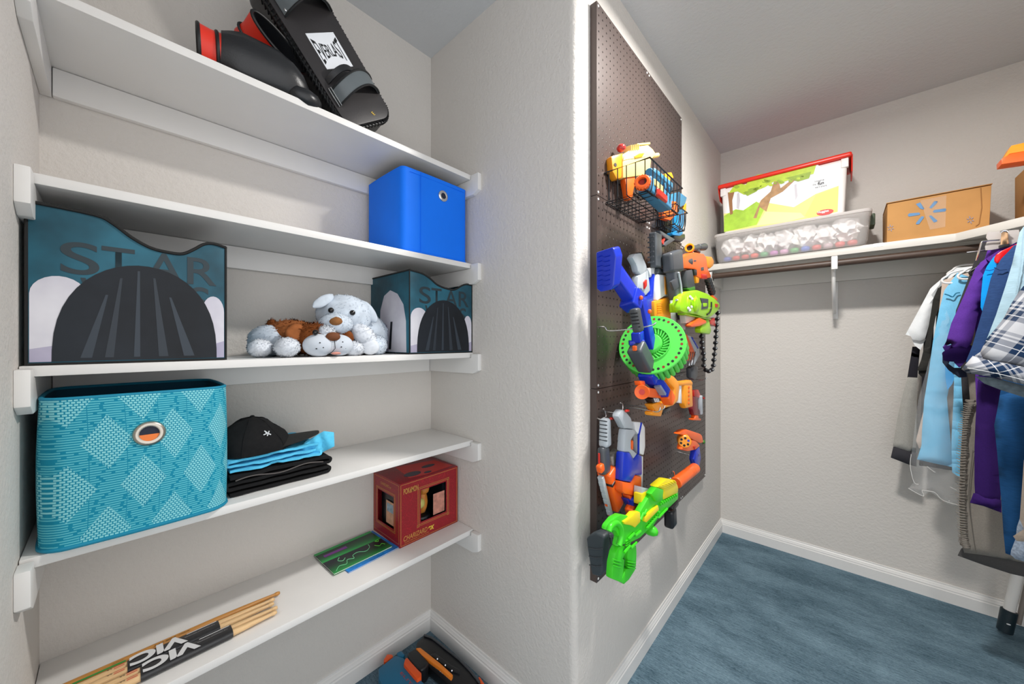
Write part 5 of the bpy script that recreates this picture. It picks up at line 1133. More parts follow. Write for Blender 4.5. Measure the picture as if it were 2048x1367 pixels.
plate('body', z6([(315, 690), (330, 640), (390, 565), (450, 530), (560, 552), (640, 505), (700, 400), (760, 300), (800, 262), (870, 272), (880, 385), (1012, 300), (1012, 380), (950, 440), (840, 540), (770, 640), (700, 700), (640, 760), (560, 800), (470, 830), (420, 850), (440, 760), (400, 690)]), X, .020, Mgreen, g, .010)
m = MB(); m.tube(smooth_path([at(*z6([q])[0], x=X + .002) for q in ((330, 690), (350, 640), (400, 610), (440, 650), (450, 740), (430, 830))], 5), .008, n=8); obj('rear_ring', m, Mgreen, g, smooth=60)
plate('rear_grip', z6([(425, 845), (480, 830), (520, 870), (470, 960), (490, 970), (465, 1150), (480, 1205), (365, 1160), (375, 1010), (400, 900)]), X - .004, .020, Mgreen, g, .004)
plate('grip_bridge', z6([(460, 1165), (500, 1060), (590, 1050), (590, 1070), (530, 1165), (480, 1212)]), X - .006, .018, Mgreen, g, .004)
plate('front_strut', z6([(520, 870), (600, 830), (605, 900), (600, 1020), (590, 1062), (530, 1060), (515, 960)]), X - .006, .018, Mgreen, g, .004)
for k in range(3): plate('grip_rib', z6([(380, 960 + 30 * k), (460, 985 + 30 * k), (458, 1000 + 30 * k), (378, 975 + 30 * k)]), X + .002, .006, Mgreen, g, .002)
for k in range(3): plate('strut_rib', z6([(520, 985 + 26 * k), (600, 1000 + 26 * k), (598, 1012 + 26 * k), (520, 998 + 26 * k)]), X + .001, .006, Mgreen, g, .002)
plate('trigger', z6([(478, 960), (492, 965), (480, 1060), (468, 1060)]), X - .008, .01, M_blackp, g, .002)
plate('rear_yellow', z6([(475, 600), (560, 545), (590, 510), (640, 502), (645, 600), (590, 660), (560, 640), (490, 628)]), X + .006, .020, Myel, g, .005)
plate('side_yellow', z6([(685, 555), (815, 438), (825, 485), (700, 610), (685, 600)]), X + .008, .012, Myel, g, .004)
plate('front_yellow', z6([(800, 265), (900, 182), (985, 195), (1015, 260), (1012, 320), (870, 390), (860, 350), (868, 288)]), X + .004, .054, Myel, g, .008)
for k in range(6): plate('front_rib', z6([(830 + 28 * k, 255 - 11 * k), (838 + 28 * k, 250 - 11 * k), (905 + 18 * k, 268 - 10 * k), (897 + 18 * k, 274 - 10 * k)]), X + .007, .004, Myel, g, .001)
plate('green_cap', z6([(745, 330), (800, 265), (870, 285), (860, 390), (800, 410)]), X + .008, .02, Mgreen, g, .006)
for k in range(9): plate('rail_tooth', z6([(838 + 19 * k, 420 - 11 * k), (848 + 19 * k, 414 - 11 * k), (852 + 19 * k, 440 - 11 * k), (842 + 19 * k, 448 - 11 * k)]), X + .006, .01, Mgreen, g, .002)
for k in range(8): plate('lower_tooth', z6([(700 + 17 * k, 655 - 22 * k), (708 + 17 * k, 648 - 22 * k), (716 + 17 * k, 672 - 22 * k), (706 + 17 * k, 680 - 22 * k)]), X + .005, .01, Mgreen, g, .002)
for a, b in (((520, 770), (640, 690)), ((640, 580), (700, 480)), ((700, 660), (900, 470)), ((480, 900), (600, 800))):
    A = at(*z6([a])[0], x=X + .003); B = at(*z6([b])[0], x=X + .003); m = MB(); m.tube([A, A.lerp(B, .45) + Z0 * .006, A.lerp(B, .55) - Z0 * .003, B], .0038, n=6); obj('body_ridge', m, Mgreen, g)
for k in range(3): plate('body_vent', z6([(500, 790 + 22 * k), (545, 755 + 22 * k), (548, 764 + 22 * k), (503, 800 + 22 * k)]), X + .003, .006, Mgreen, g, .002)
m = MB(); m.ell(at(*z6([(735, 680)])[0], x=X - .01), (.026, .016, .018), None, 2, .1); obj('lower_knob', m, Mgreen, g, smooth=60)
plate('magazine', z6([(650, 330), (735, 290), (750, 320), (748, 360), (650, 440)]), X - .012, .04, Myel, g, .004); plate('magazine_top', z6([(655, 262), (735, 282), (735, 292), (652, 330)]), X - .016, .04, Mlg, g, .003)
plate('magazine_base', z6([(650, 445), (750, 350), (755, 365), (650, 470)]), X - .012, .04, M_blackp, g, .003)
A = at(*z6([(985, 220)])[0], x=X - .03); B = at(*z6([(1172, 75)])[0], x=X - .03); pcyl('barrel', A, B, .022, Mor, g, bev=.004)
for k in range(3): p = A.lerp(B, .62 + .06 * k); pcyl('barrel_ring', p, A.lerp(B, .64 + .06 * k), .0225, plastic('orange_dark', 'd95a10'), g)
A = at(*z6([(930, 470)])[0], x=X - .03); B = at(*z6([(935, 640)])[0], x=X - .03); pbar('foregrip', A, B, .034, .046, M_blackp, g, .034, .050, .010)
pbar('foregrip_mount', at(*z6([(990, 405)])[0], x=X - .03), at(*z6([(930, 480)])[0], x=X - .03), .02, .02, M_blackp, g)
# ================================================================ shelf and rod on the back wall
TZ = 1.692; TY = 2.376
M_shelf = mat('shelf_paint', 'd6d2cb', 0.45, var=0.02, vs=8, bump=0.1, bs=40)
Mrod = mat('dark_wood_rod', '4b3a30', .45, var=.25, vs=8, stretch=(3, 40, 40))
ts = thing('closet_shelf', (0, EY, TZ), 'white closet shelf along the back wall with clothes rods, carrying bins and carton', 'shelf')
m = MB(); m.ext([(WX + .001, EY - .001, TZ - .034), (RX - .001, EY - .001, TZ - .034), (RX - .001, 2.02, TZ - .034), (.66, 2.02, TZ - .034), (.35, TY, TZ - .034), (WX + .001, TY, TZ - .034)], (0, 0, .034), .003); obj('board', m, M_shelf, ts)
obj('back_cleat', MB().box((WX + .001, EY - .019, TZ - .125), (RX - .001, EY - .0005, TZ - .0345), .003), M_shelf, ts)
obj('end_cleat', MB().box((WX + .0005, TY + .03, TZ - .115), (WX + .019, EY - .02, TZ - .0345), .003), M_shelf, ts)
zt_ = at(1757, 487, y=TY - .001); obj('price_tag', MB().box((zt_.x - .016, TY - .0012, TZ - .0165), (zt_.x + .016, TY - .0002, TZ + .0)), mat('tag_white', 'f4f4f2', .4), ts)
br = at(1670, 500, y=TY); bx = br.x - .002
m = MB(); m.box((bx - .011, EY - .006, TZ - .33), (bx + .011, EY - .0005, TZ - .126), .002); m.box((bx - .011, TY + .012, TZ - .041), (bx + .011, EY - .02, TZ - .0345), .001)
bk = obj('bracket', m, M_white, ts)
m = MB(); P_ = [(bx - .004, TY + .03 + .27 * (1 - cos(a)), TZ - .045 - .25 * sin(a)) for a in [pi / 2 * i / 8 for i in range(9)]]
m.tube(P_, .008, n=8); obj('bracket_brace', m, M_white, bk)
m = MB(); m.box((bx - .012, TY - .004, TZ - .10), (bx + .012, TY + .008, TZ - .036), .003); m.tube([(bx, TY + .010 + .020 * (1 - cos(a)), TZ - .082 - .022 * sin(a)) for a in [pi * i / 8 for i in range(9)]], .006, n=8); obj('rod_cup', m, M_white, bk)
RZ_ = TZ - .066; RY_ = TY + .030
m = MB(); m.cyl((WX + .02, RY_, RZ_), (.50, RY_, RZ_), .0165, n=24); rd = obj('rod', m, Mrod, ts, smooth=40)
m = MB(); m.cyl((WX + .0005, RY_, RZ_), (WX + .019, RY_, RZ_), .030); obj('end_flange', m, M_white, rd)
RX_ = .545
m = MB(); m.cyl((RX_, 1.30, RZ_), (RX_, EY - .02, RZ_), .0165, n=24); sr = obj('rod', m, Mrod, ts, smooth=40)
m = MB(); m.cyl((RX_, EY - .0195, RZ_), (RX_, EY - .0006, RZ_), .030); obj('end_flange', m, M_white, sr)

# ---- clear underbed bin with paper and coloured things
Mclear = mat('cloudy_clear_plastic', 'f1ece8', .18, **{'Alpha': .30}); Mfrost = mat('frosted_rim', 'e4deda', .35, **{'Transmission Weight': .35, 'IOR': 1.2})
cb = thing('clear_storage_bin', (-.23, 2.51, TZ), 'low clear plastic bin of crumpled paper on the closet shelf', 'bin')
fx0, fx1, fy0, fy1, fz0, fz1 = -.555, .100, 2.352, 2.655, TZ + .001, TZ + .150
def taper(m, o, inn):
    t = bmesh.new(); k = 6
    def loop(x0, y0, x1, y1, z, r):
        out = []
        for cx, cy, a0 in ((x1 - r, y1 - r, 0), (x0 + r, y1 - r, pi / 2), (x0 + r, y0 + r, pi), (x1 - r, y0 + r, 1.5 * pi)): out += [t.verts.new((cx + r * cos(a0 + pi / 2 * i / k), cy + r * sin(a0 + pi / 2 * i / k), z)) for i in range(k + 1)]
        return out
    R = [loop(fx0 + .02 + o, fy0 + .012 + o, fx1 - .02 - o, fy1 - .012 - o, fz0 + o, .03), loop(fx0 + .012 + o, fy0 + .006 + o, fx1 - .012 - o, fy1 - .006 - o, fz0 + .02 + o, .03), loop(fx0 + o, fy0 + o, fx1 - o, fy1 - o, fz1, .03)]
    n = len(R[0])
    for a in range(2):
        for j in range(n): t.faces.new([R[a][j], R[a][(j + 1) % n], R[a + 1][(j + 1) % n], R[a + 1][j]])
    t.faces.new(R[0][::-1]); bmesh.ops.recalc_face_normals(t, faces=t.faces); m.add(t); return m
obj('bin_wall', taper(MB(), 0, 0), Mclear, cb, smooth=50)
m = MB(); q = []
for cx, cy, a0 in ((fx1 - .03, fy1 - .03, 0), (fx0 + .03, fy1 - .03, pi / 2), (fx0 + .03, fy0 + .03, pi), (fx1 - .03, fy0 + .03, 1.5 * pi)): q += [(cx + .033 * cos(a0 + pi / 2 * i / 5), cy + .033 * sin(a0 + pi / 2 * i / 5)) for i in range(6)]
m.ext([(a, b, fz1) for a, b in q], (0, 0, .016), .004); obj('lid', m, Mfrost, cb, smooth=40)
for s_ in (-1, 1):
    xe = fx0 - .006 if s_ < 0 else fx1 + .006
    m = MB(); m.box((xe - .010, 2.45, fz1 - .045), (xe + .010, 2.55, fz1 + .012), .006); obj('latch', m, M_char if s_ < 0 else mat('olive_latch', '3d4a34', .5), cb)
Mpap = mat('crumpled_paper', 'f2f0f0', .85)
random.seed(11)
wheres = ('at its left end', 'second from its left end', 'third from its left end', 'in the middle of the bin', 'third from its right end', 'second from its right end', 'at its right end')
for i in range(7):
    cx = fx0 + .085 + i * .081; cy = fy0 + .085 + .015 * (i % 2); cz = fz0 + .092 + .010 * sin(i * 2.3)
    m = MB(); t = bmesh.new(); bmesh.ops.create_icosphere(t, subdivisions=3, radius=1)
    for v in t.verts:
        p = v.co.copy(); q = p * 1.9 + V((i * 3.1, 0, 0)); rdg = 1 - 2 * abs(noise.noise(q)) - .8 * abs(noise.noise(q * 2.3)); p *= .72 + .55 * rdg
        v.co = V((cx, cy, cz)) + V((p.x * .053, p.y * .066, p.z * .060)); v.co.z = max(fz0 + .036, min(v.co.z, fz1 - .003)); v.co.x = max(fx0 + .022, min(fx1 - .022, v.co.x)); v.co.y = max(fy0 + .012, v.co.y)
    m.add(t); tag(obj('paper_sheet', m, Mpap, None, (cx, cy, cz), smooth=12), 'crumpled white paper inside the low clear bin, ' + wheres[i], 'paper', 'crumpled sheets in the clear bin')
cols = ('2f4aa8', 'c8322c', 'c43a30', 'd8402e', '2f9a58', 'b565b0', 'c890b8', '2f9e4a', '2a5cc0', 'cc3a34', 'b9a0a8', 'd0403a', 'c84a40')
ordn = ['leftmost of the row'] + [w_ + ' tub from its left end' for w_ in 'second third fourth fifth sixth'.split()] + ['middle of the row'] + [w_ + ' tub from its right end' for w_ in 'sixth fifth fourth third second'.split()] + ['rightmost of the row']
for i, c_ in enumerate(cols):
    cx = fx0 + .062 + i * .044
    m = MB(); m.ell((cx, fy0 + .045, fz0 + .021), (.019, .018, .013), None, 3, sq=.7); o = obj('play_dough_lid', m, mat('lid_' + c_, c_, .4), None, (cx, fy0 + .045, fz0 + .021))
    nm_ = {'2f4aa8': 'dark blue', 'c8322c': 'red', 'c43a30': 'red', 'd8402e': 'red', '2f9a58': 'green', 'b565b0': 'purple', 'c890b8': 'pink', '2f9e4a': 'green', '2a5cc0': 'blue', 'cc3a34': 'red', 'b9a0a8': 'greyish pink', 'd0403a': 'red', 'c84a40': 'red'}[c_]
    o.name = 'round_tub'; tag(o, '%s round tub in the clear bin, %s' % (nm_, ordn[i]), 'tub', 'coloured tubs in the clear bin')

# ---- white bin with red lid and a woodland picture
wb0, wb1, wy0_, wy1_, wz0_, wz1_ = -.525, .018, 2.395, 2.65, fz1 + .0165, 2.130
Mwb = mat('white_bin_plastic', 'eae5e2', .35); Mlid = mat('red_lid_plastic', 'e8301e', .3)
wb = thing('lidded_storage_bin', ((wb0 + wb1) / 2, (wy0_ + wy1_) / 2, wz0_), 'white storage bin with red lid and woodland picture on top of the clear bin', 'bin')
m = MB(); m.hexa([(wb0 + .012, wy0_ + .012, wz0_), (wb1 - .012, wy0_ + .012, wz0_), (wb1 - .012, wy1_ - .012, wz0_), (wb0 + .012, wy1_ - .012, wz0_), (wb0, wy0_, wz1_), (wb1, wy0_, wz1_), (wb1, wy1_, wz1_), (wb0, wy1_, wz1_)], .018, 4); body = obj('bin_body', m, Mwb, wb, smooth=40)
m = MB(); m.box((wb0 - .016, wy0_ - .014, wz1_), (wb1 + .016, wy1_ + .004, wz1_ + .022), .010, 4); obj('lid', m, Mlid, wb, smooth=40)
for xe, s_ in ((wb0 - .016, 1), (wb1 + .016, -1)):
    m = MB(); m.hexa([(xe - .003, wy0_ + .05, wz1_ - .055), (xe + .003, wy0_ + .05, wz1_ - .055), (xe + .003, wy1_ - .05, wz1_ - .055), (xe - .003, wy1_ - .05, wz1_ - .055), (xe - .003, wy0_ + .0, wz1_ + .012), (xe + .003, wy0_ + .0, wz1_ + .012), (xe + .003, wy1_ - .01, wz1_ + .012), (xe - .003, wy1_ - .01, wz1_ + .012)], .002); obj('lid_clamp', m, Mlid, wb)
m = MB(); m.box((wb1 - .024, wy0_ - .003, wz1_ - .045), (wb1 + .004, wy0_ + .02, wz1_ - .001), .004); m.box((wb0 - .004, wy0_ - .003, wz1_ - .045), (wb0 + .024, wy0_ + .02, wz1_ - .001), .004); obj('rim_corner', m, Mwb, wb)
zb_ = zm(1390, 260, 4.556)
PLN = wy0_ - .0004
def pic(nm, pts, mt, lay, par=body):
    out = []
    for a, b in zb_(pts):
        p = at(a, b, y=wy0_ + .004); w = max(0, min(1, (p.z - wz0_) / (wz1_ - wz0_))); p.y = wy0_ + .012 * (1 - w) - .0006 - lay * .0003
        out.append(p)
    m = MB(); m.ext(out, (0, .0002, 0), 0); return obj(nm, m, mt, par)
pic('picture_sky', [(262, 920), (310, 560), (1110, 310), (1310, 470), (1300, 740), (900, 830)], mat('pic_pale', 'eef0f2', .5), 0)
pic('picture_grass', [(262, 925), (262, 760), (420, 740), (600, 650), (900, 700), (1100, 580), (1310, 505), (1300, 740), (900, 830)], mat('pic_meadow', 'e3df84', .5), 1)
pic('picture_green', [(262, 925), (264, 780), (370, 720), (440, 730), (560, 650), (640, 700), (560, 860)], mat('pic_green', 'a8cf3c', .5, var=.15, vs=30), 2)
pic('picture_path', [(560, 870), (640, 740), (960, 750), (1000, 790), (830, 835)], mat('pic_sand', 'efd9a4', .5), 3)
pic('picture_hill', [(1000, 780), (1100, 590), (1308, 515), (1300, 738), (1040, 795)], mat('pic_yellow', 'e6da72', .5), 2)
pic('picture_trunk', [(300, 570), (362, 560), (340, 640), (345, 760), (320, 772), (312, 700)], mat('pic_brown', '9a6a40', .5), 4)
pic('picture_trunk', [(530, 800), (600, 640), (690, 560), (720, 470), (760, 450), (780, 530), (900, 440), (910, 460), (800, 560), (690, 620), (650, 740), (590, 700), (560, 800)], mat('pic_bark', 'b0875a', .5, var=.2, vs=40), 4)
pic('picture_trunk', [(385, 580), (402, 570), (412, 640), (400, 720), (380, 710)], mat('pic_grey_trunk', 'c9c5cc', .5), 4); pic('picture_trunk', [(905, 500), (925, 490), (935, 600), (915, 640)], mat('pic_grey_trunk', 'c9c5cc', .5), 4)
pic('picture_crown', [(310, 575), (350, 520), (410, 490), (465, 500), (500, 450), (570, 410), (660, 395), (740, 405), (800, 360), (880, 345), (930, 365), (1000, 325), (1112, 300), (1080, 400), (1000, 420), (900, 440), (820, 470), (720, 470), (640, 520), (540, 560), (450, 590), (390, 560)], mat('pic_leaf', 'b9d235', .5, var=.12, vs=30), 5)
pic('picture_crown', [(420, 560), (520, 530), (600, 520), (560, 560), (480, 600)], mat('pic_leaf_dark', '93ae2c', .5, var=.15, vs=40), 6); pic('picture_crown', [(820, 440), (940, 410), (1060, 380), (1040, 440), (940, 470)], mat('pic_leaf_dark', '93ae2c', .5, var=.15, vs=40), 6)
random.seed(5)
for k in range(26):
    a = random.uniform(340, 1060); tt = (a - 340) / 720; b = 545 - 150 * tt + random.uniform(-30, 45); r_ = random.uniform(14, 30)
    pic('picture_leaf_tuft', [(a + r_ * random.uniform(.7, 1.2) * cos(2 * pi * j / 7), b + r_ * .55 * random.uniform(.7, 1.2) * sin(2 * pi * j / 7)) for j in range(7)], mat(*(('pic_leaf', 'b9d235', .5) if k % 2 else ('pic_leaf_dark', '93ae2c', .5))), 6 + k % 3)
lg_ = pic('picture_badge', [(1105 + 80 + 78 * cos(a), 745 - 8 * cos(a) * 1.6 + 26 * sin(a)) for a in [2 * pi * i / 20 for i in range(20)]], mat('pic_red', 'd8281e', .4), 6)
def wtx(s_, px, w, h_, mt, par, **k):
    p = at(*zb_([px])[0], y=wy0_ + .004); p.y = wy0_ + .012 * (1 - (p.z - wz0_) / (wz1_ - wz0_)) - .0026
    return text(s_, p, X0, V((0, -.045, 1)), h_, mt, par, width=w, **k)
Mtx = mat('pic_text', '6a6a70', .5)
wtx('Imagine', (1092, 478), .036, .0095, Mtx, body); wtx('the', (1072, 508), .014, .0095, Mtx, body); wtx('fun', (1118, 502), .024, .014, mat('pic_text_dark', '303038', .5), body, bold=.03); wtx("we'll share", (1094, 532), .045, .0095, Mtx, body)
wtx('Huggies', (1118, 757), .042, .011, Mwh, lg_, bold=.02)

# ---- cardboard box with blue spark
Mcard = mat('cardboard', 'c08f58', .8, spec=.2, var=.10, vs=7, bump=.15, bs=90); Mspark = mat('spark_blue', '5f8cb8', .6); Mtape = mat('packing_tape', 'f0e6d8', .12, **{'Alpha': .10})
k0, k1, ky0, ky1, kz1 = .150, .442, 2.392, 2.62, TZ + .180
kb = thing('cardboard_box', ((k0 + k1) / 2, (ky0 + ky1) / 2, TZ), 'brown cardboard box with blue spark on the closet shelf', 'box')
m = MB(); m.hexa([(k0, ky0, TZ + .001), (k1, ky0 + .01, TZ + .001), (k1 + .005, ky1, TZ + .001), (k0, ky1, TZ + .001), (k0 + .002, ky0 - .002, kz1 - .004), (k1 + .006, ky0 + .01, kz1 + .002), (k1 + .008, ky1, kz1), (k0, ky1, kz1)], .003); cbx = obj('carton', m, Mcard, kb)
m = MB(); m.hexa([(k0 - .001, ky0 - .004, kz1 - .001), (k1 + .008, ky0 + .006, kz1 + .005), (k1 + .008, ky1, kz1 + .003), (k0, ky1, kz1 + .002), (k0 - .001, ky0 - .004, kz1 + .002), (k1 + .008, ky0 + .006, kz1 + .008), (k1 + .008, ky1, kz1 + .006), (k0, ky1, kz1 + .005)], .001); obj('top_flap', m, Mcard, kb)
zk = zm(1700, 260, 4.557)
def kp(q): p = at(*zk([q])[0], y=ky0); f_ = (p.x - k0) / (k1 - k0); p.y = ky0 + .01 * f_ - .0026; return p
for P_ in ([(600, 672), (640, 658), (678, 712), (670, 722), (640, 715)], [(722, 705), (770, 645), (800, 645), (795, 660), (745, 712)], [(755, 740), (770, 725), (870, 710), (880, 720), (868, 738), (765, 750)], [(720, 780), (740, 775), (798, 822), (790, 832), (765, 840)], [(650, 785), (674, 785), (672, 798), (630, 855), (602, 858), (602, 845)], [(526, 772), (540, 758), (630, 750), (640, 762), (632, 772), (535, 788)]):
    m = MB(); m.ext([kp(q) for q in P_], (0, .0005, 0), 0); obj('spark_ray', m, Mspark, cbx)
for cx_, cy_, sc in ((370, 892, 30), (1100, 815, 34)):
    for a in range(6):
        e = pi / 3 * a + .3; m = MB(); m.bar(kp((cx_ + sc * .35 * cos(e), cy_ + sc * .35 * sin(e))), kp((cx_ + sc * cos(e), cy_ + sc * sin(e))), .0015, .0022, bev=0); obj('small_spark_ray', m, mat('spark_faded', '8f93b0', .6), cbx)
m = MB(); m.ext([kp((640, 640)), kp((730, 905)), kp((870, 880)), kp((880, 590))], (0, .0003, 0), 0); obj('tape', m, Mtape, kb)
m = MB(); m.tube([kp((1195, 520)), kp((1205, 700)), kp((1180, 850)), kp((1150, 872))], .0012, n=5); obj('flap_crease', m, mat('card_crease', '9c6d3c', .8), kb)

# ---- box out of the frame that carries the orange bar
ob = at(2045, 300, y=2.16)
hb = thing('cardboard_box', (.70, 2.32, TZ), 'plain cardboard box at the right end of the closet shelf', 'box')
m = MB(); m.box((.535, 2.19, TZ + .001), (.93, 2.55, 1.925), .003); obj('carton', m, Mcard, hb)
zo = zm(1700, 260, 4.557); YO = 2.20
og = thing('orange_bar', at(2030, 310, y=YO), 'orange plastic bar jutting in at the right edge, above the cardboard box', 'toy part')
m = MB(); m.ext([at(*q, y=YO) for q in zo([(1380, 262), (1382, 310), (1600, 278), (1850, 230), (1850, 150), (1590, 192), (1460, 215)])], (0, .06, 0), .002); obj('side_face', m, Mor, og)
m = MB(); m.ext([at(*q, y=YO + .002) for q in zo([(1395, 262), (1470, 140), (1600, 110), (1850, 55), (1850, 150), (1590, 192), (1458, 214)])], (0, .05, 0), .002); obj('upper_face', m, Morange, og)
# ================================================================ clothes on the side rod
def xz(q, y): p = at(q[0], q[1], y=y); return (p.x, p.z)
zg1 = zm(1750, 440, 3.797); zg2 = zm(1750, 700, 4.141); zg3 = zm(1780, 980, 4.142)
OX, OA, OB = V((0, 0, 0)), V((1, 0, 0)), V((0, 0, 1))       # A x B = -Y: the front faces the room
def folds(seed, amp=.006, fx=38, fz=5):
    def f(x, z): return amp * (sin(x * fx * 2 + 2.2 * noise.noise(V((x * 6, z * fz, seed)))) * .5 + noise.noise(V((x * fx, z * fz, seed))))
    return f
def sheet(nm, pts, y, T, mt, par, seed=0, amp=.006, edge=.03, step=.016, world=False, fx=38):
    poly = pts if world else [xz(q, y) for q in pts]
    m = MB(); m.pillow(poly, (0, y, 0), OA, OB, T * .75, step, edge, folds(seed, amp, fx)); return obj(nm, m, mt, par, smooth=70)
def sleeve(nm, A, B, w0, w1, t0, t1, mt, par, ydir=V((0, 1, 0)), seed=0, mt_in=None):
    """open tube from shoulder A to hem B"""
    A, B = V(A), V(B); D = (B - A); d = D.normalized(); s_ = d.cross(ydir).normalized(); n = 10; R = []
    for i in range(n + 1):
        u = i / n; wv = .10 * noise.noise(V((seed, u * 4, 1)))
        R.append((A + D * u + s_ * (w1 * .12 * sin(u * 5 + seed)), s_ * ((w0 + (w1 - w0) * u) * (1 + wv)), ydir * (t0 + (t1 - t0) * u)))
    m = MB(); R2 = R + [(B - d * .002, s_ * (w1 - .003), ydir * (t1 - .003)), (B - d * .03, s_ * (w1 * .8), ydir * (t1 * .7))]
    m.loft(R2, 28, (True, True), .95); o = obj(nm, m, mt, par, smooth=60)
    m = MB(); m.tube(ring_pts(B - d * .014, s_ * (w1 * 1.01), ydir * (t1 * 1.03), 26), .0012, True, 5); obj('hem_stitch', m, mt, o); return o
def hanger(y, lab, mt, xl, zl, xc=RX_, kind='plastic', r=.0042):
    h = thing('clothes_hanger', (xc, y, RZ_ - .08), lab, 'hanger', 'hangers on the side rod')
    top = RZ_ - .075
    hk = [(xc - .018, y, RZ_ - .012), (xc - .021, y, RZ_ + .010), (xc, y, RZ_ + .024), (xc + .021, y, RZ_ + .006), (xc + .014, y, RZ_ - .024), (xc, y, RZ_ - .038), (xc, y, top)]
    m = MB(); m.tube(smooth_path(hk, 5), .0022, n=8); obj('hook', m, M_chrome, h)
    xr = 2 * xc - xl
    pts = smooth_path([(xc, y, top), (xl + .05, y, zl + .035), (xl + .012, y, zl + .014), (xl, y, zl), (xl + .012, y, zl - .013), (xl + .06, y, zl - .014), (xc, y, zl - .014), (xr - .06, y, zl - .014), (xr - .012, y, zl - .013), (xr, y, zl), (xr - .012, y, zl + .014), (xr - .05, y, zl + .035)], 5)
    m = MB(); m.tube(pts, r, True, 8); obj('frame', m, mt, h, smooth=60); return h
Mhw = plastic('hanger_white', 'efeeec', .35); Mhb = plastic('hanger_black', '1a1a1c', .35); Mhr = plastic('hanger_red', 'd8141c', .25)
def wear(nm, y, lab, cat='shirt'): return thing(nm, (RX_, y, RZ_ - .09), lab, cat, 'clothes on the side rod')
def full(pts, y, xr=None):
    """mirror the visible half of a shirt body about the rod"""
    p = [xz(q, y) for q in pts]; return p + [(2 * RX_ - a, b) for a, b in p[::-1]]

# grey sweatshirt with dark cuff, farthest back
Mgm = cloth('heather_grey', 'a8a6a0'); Mink = cloth('ink_black', '2a2930'); Mwt = cloth('white_cotton', 'eef1f3', .03); Mblk = cloth('black_cotton', '33322f'); Mbei = cloth('beige_cotton', 'cbb9ac', .06)
Msky = cloth('sky_cotton', '7cc4ea', .05); Mchar = cloth('charcoal_cotton', '3b3a3d'); Mpur = cloth('purple_cotton', '5a3390', .08); Mpurd = cloth('deep_purple_cotton', '331a5c', .08); Mcob = cloth('cobalt_cotton', '1493e6', .05)
Mnv = mat('navy_heather', '2b4470', .9, spec=.15, var=.22, vs=70, stretch=(1, 1, 14), bump=.3, bs=700, bd=.0006); Mden = mat('pale_blue_heather', '9fbccb', .9, spec=.15, var=.12, vs=50, stretch=(1, 1, 18), bump=.3, bs=700, bd=.0006)
Mkha = cloth('grey_twill', '827c74', .08); Mkhd = cloth('dark_grey_twill', '4c4a49', .06); Mnvs = mat('deep_blue_heather', '1d4a78', .9, spec=.15, var=.18, vs=60, stretch=(1, 1, 12), bump=.3, bs=700, bd=.0006); Mhea = mat('marl_blue_grey', '8c98a8', .9, spec=.15, var=.3, vs=160, bump=.3, bs=700, bd=.0006)

y = 2.545
w = wear('sweatshirt', y, 'grey sweatshirt with black cuff and upper sleeve, farthest from the room on the side rod', 'sweatshirt')
sheet('body', full([(1905, 560), (1865, 590), (1850, 640), (1845, 720), (1838, 930)], y), y, .018, Mink, w, 1, world=True)
sheet('upper_sleeve', zg2([(310, -30), (375, -30), (350, 230), (268, 225)]), y - .02, .014, Mink, w, 2)
sheet('lower_sleeve', zg2([(275, 222), (352, 228), (345, 500), (340, 860), (300, 855), (148, 790), (175, 620), (215, 420), (250, 290)]), y - .022, .022, Mgm, w, 3)
sheet('cuff', zg2([(152, 795), (240, 815), (345, 850), (345, 962), (290, 950), (130, 888)]), y - .022, .020, mat('rib_knit', '35343a', .9, bump=.6, bs=300, stretch=(8, 1, 1)), w, 4, .001)
# white tee
y = 2.47
hanger(y, 'white hanger inside the white tee', Mhw, at(1895, 548, y=y).x, at(1895, 548, y=y).z)
w = wear('t_shirt', y, 'plain white tee with its sleeve hanging outermost on the left', 'shirt')
sheet('body', full([(1912, 535), (1880, 575), (1868, 640), (1864, 760), (1858, 900)], y), y, .018, Mwt, w, 5, world=True)
sheet('sleeve', zg1([(500, 450), (440, 500), (420, 520), (232, 868), (270, 880), (285, 905), (340, 915), (380, 900), (470, 590), (515, 500)]), y - .02, .022, Mwt, w, 6, .004)
sheet('under_sleeve', zg1([(275, 890), (340, 915), (385, 900), (345, 985), (300, 950)]), y - .004, .014, Mwt, w, 7, .003)
# black tee
y = 2.41
w = wear('t_shirt', y, 'black tee hanging between the white tee and the long sky blue garment', 'shirt')
sheet('body', full([(1915, 545), (1878, 575), (1872, 640), (1868, 760), (1862, 900)], y), y, .016, Mblk, w, 8, world=True)
sheet('sleeve', zg1([(480, 510), (440, 600), (425, 700), (400, 850), (350, 1060), (323, 1130), (328, 1142), (400, 1140), (408, 1130), (430, 900), (460, 740), (520, 560)]), y - .018, .016, Mblk, w, 9, .003)
sheet('sleeve_lining', zg1([(330, 1140), (405, 1138), (360, 1195), (330, 1165)]), y - .006, .008, mat('cloth_dark', '1c1b1a', .95), w, 10, .002)
# beige garment
y = 2.37
w = wear('long_shirt', y, 'beige garment showing as a strip behind the long sky blue one', 'shirt')
sheet('body', [xz(q, y) for q in ((1935, 545), (1885, 560), (1878, 620), (1870, 720), (1852, 800), (1832, 880), (1838, 896), (1880, 900), (2010, 905), (2060, 700), (2060, 560))], y, .016, Mbei, w, 11, world=True)
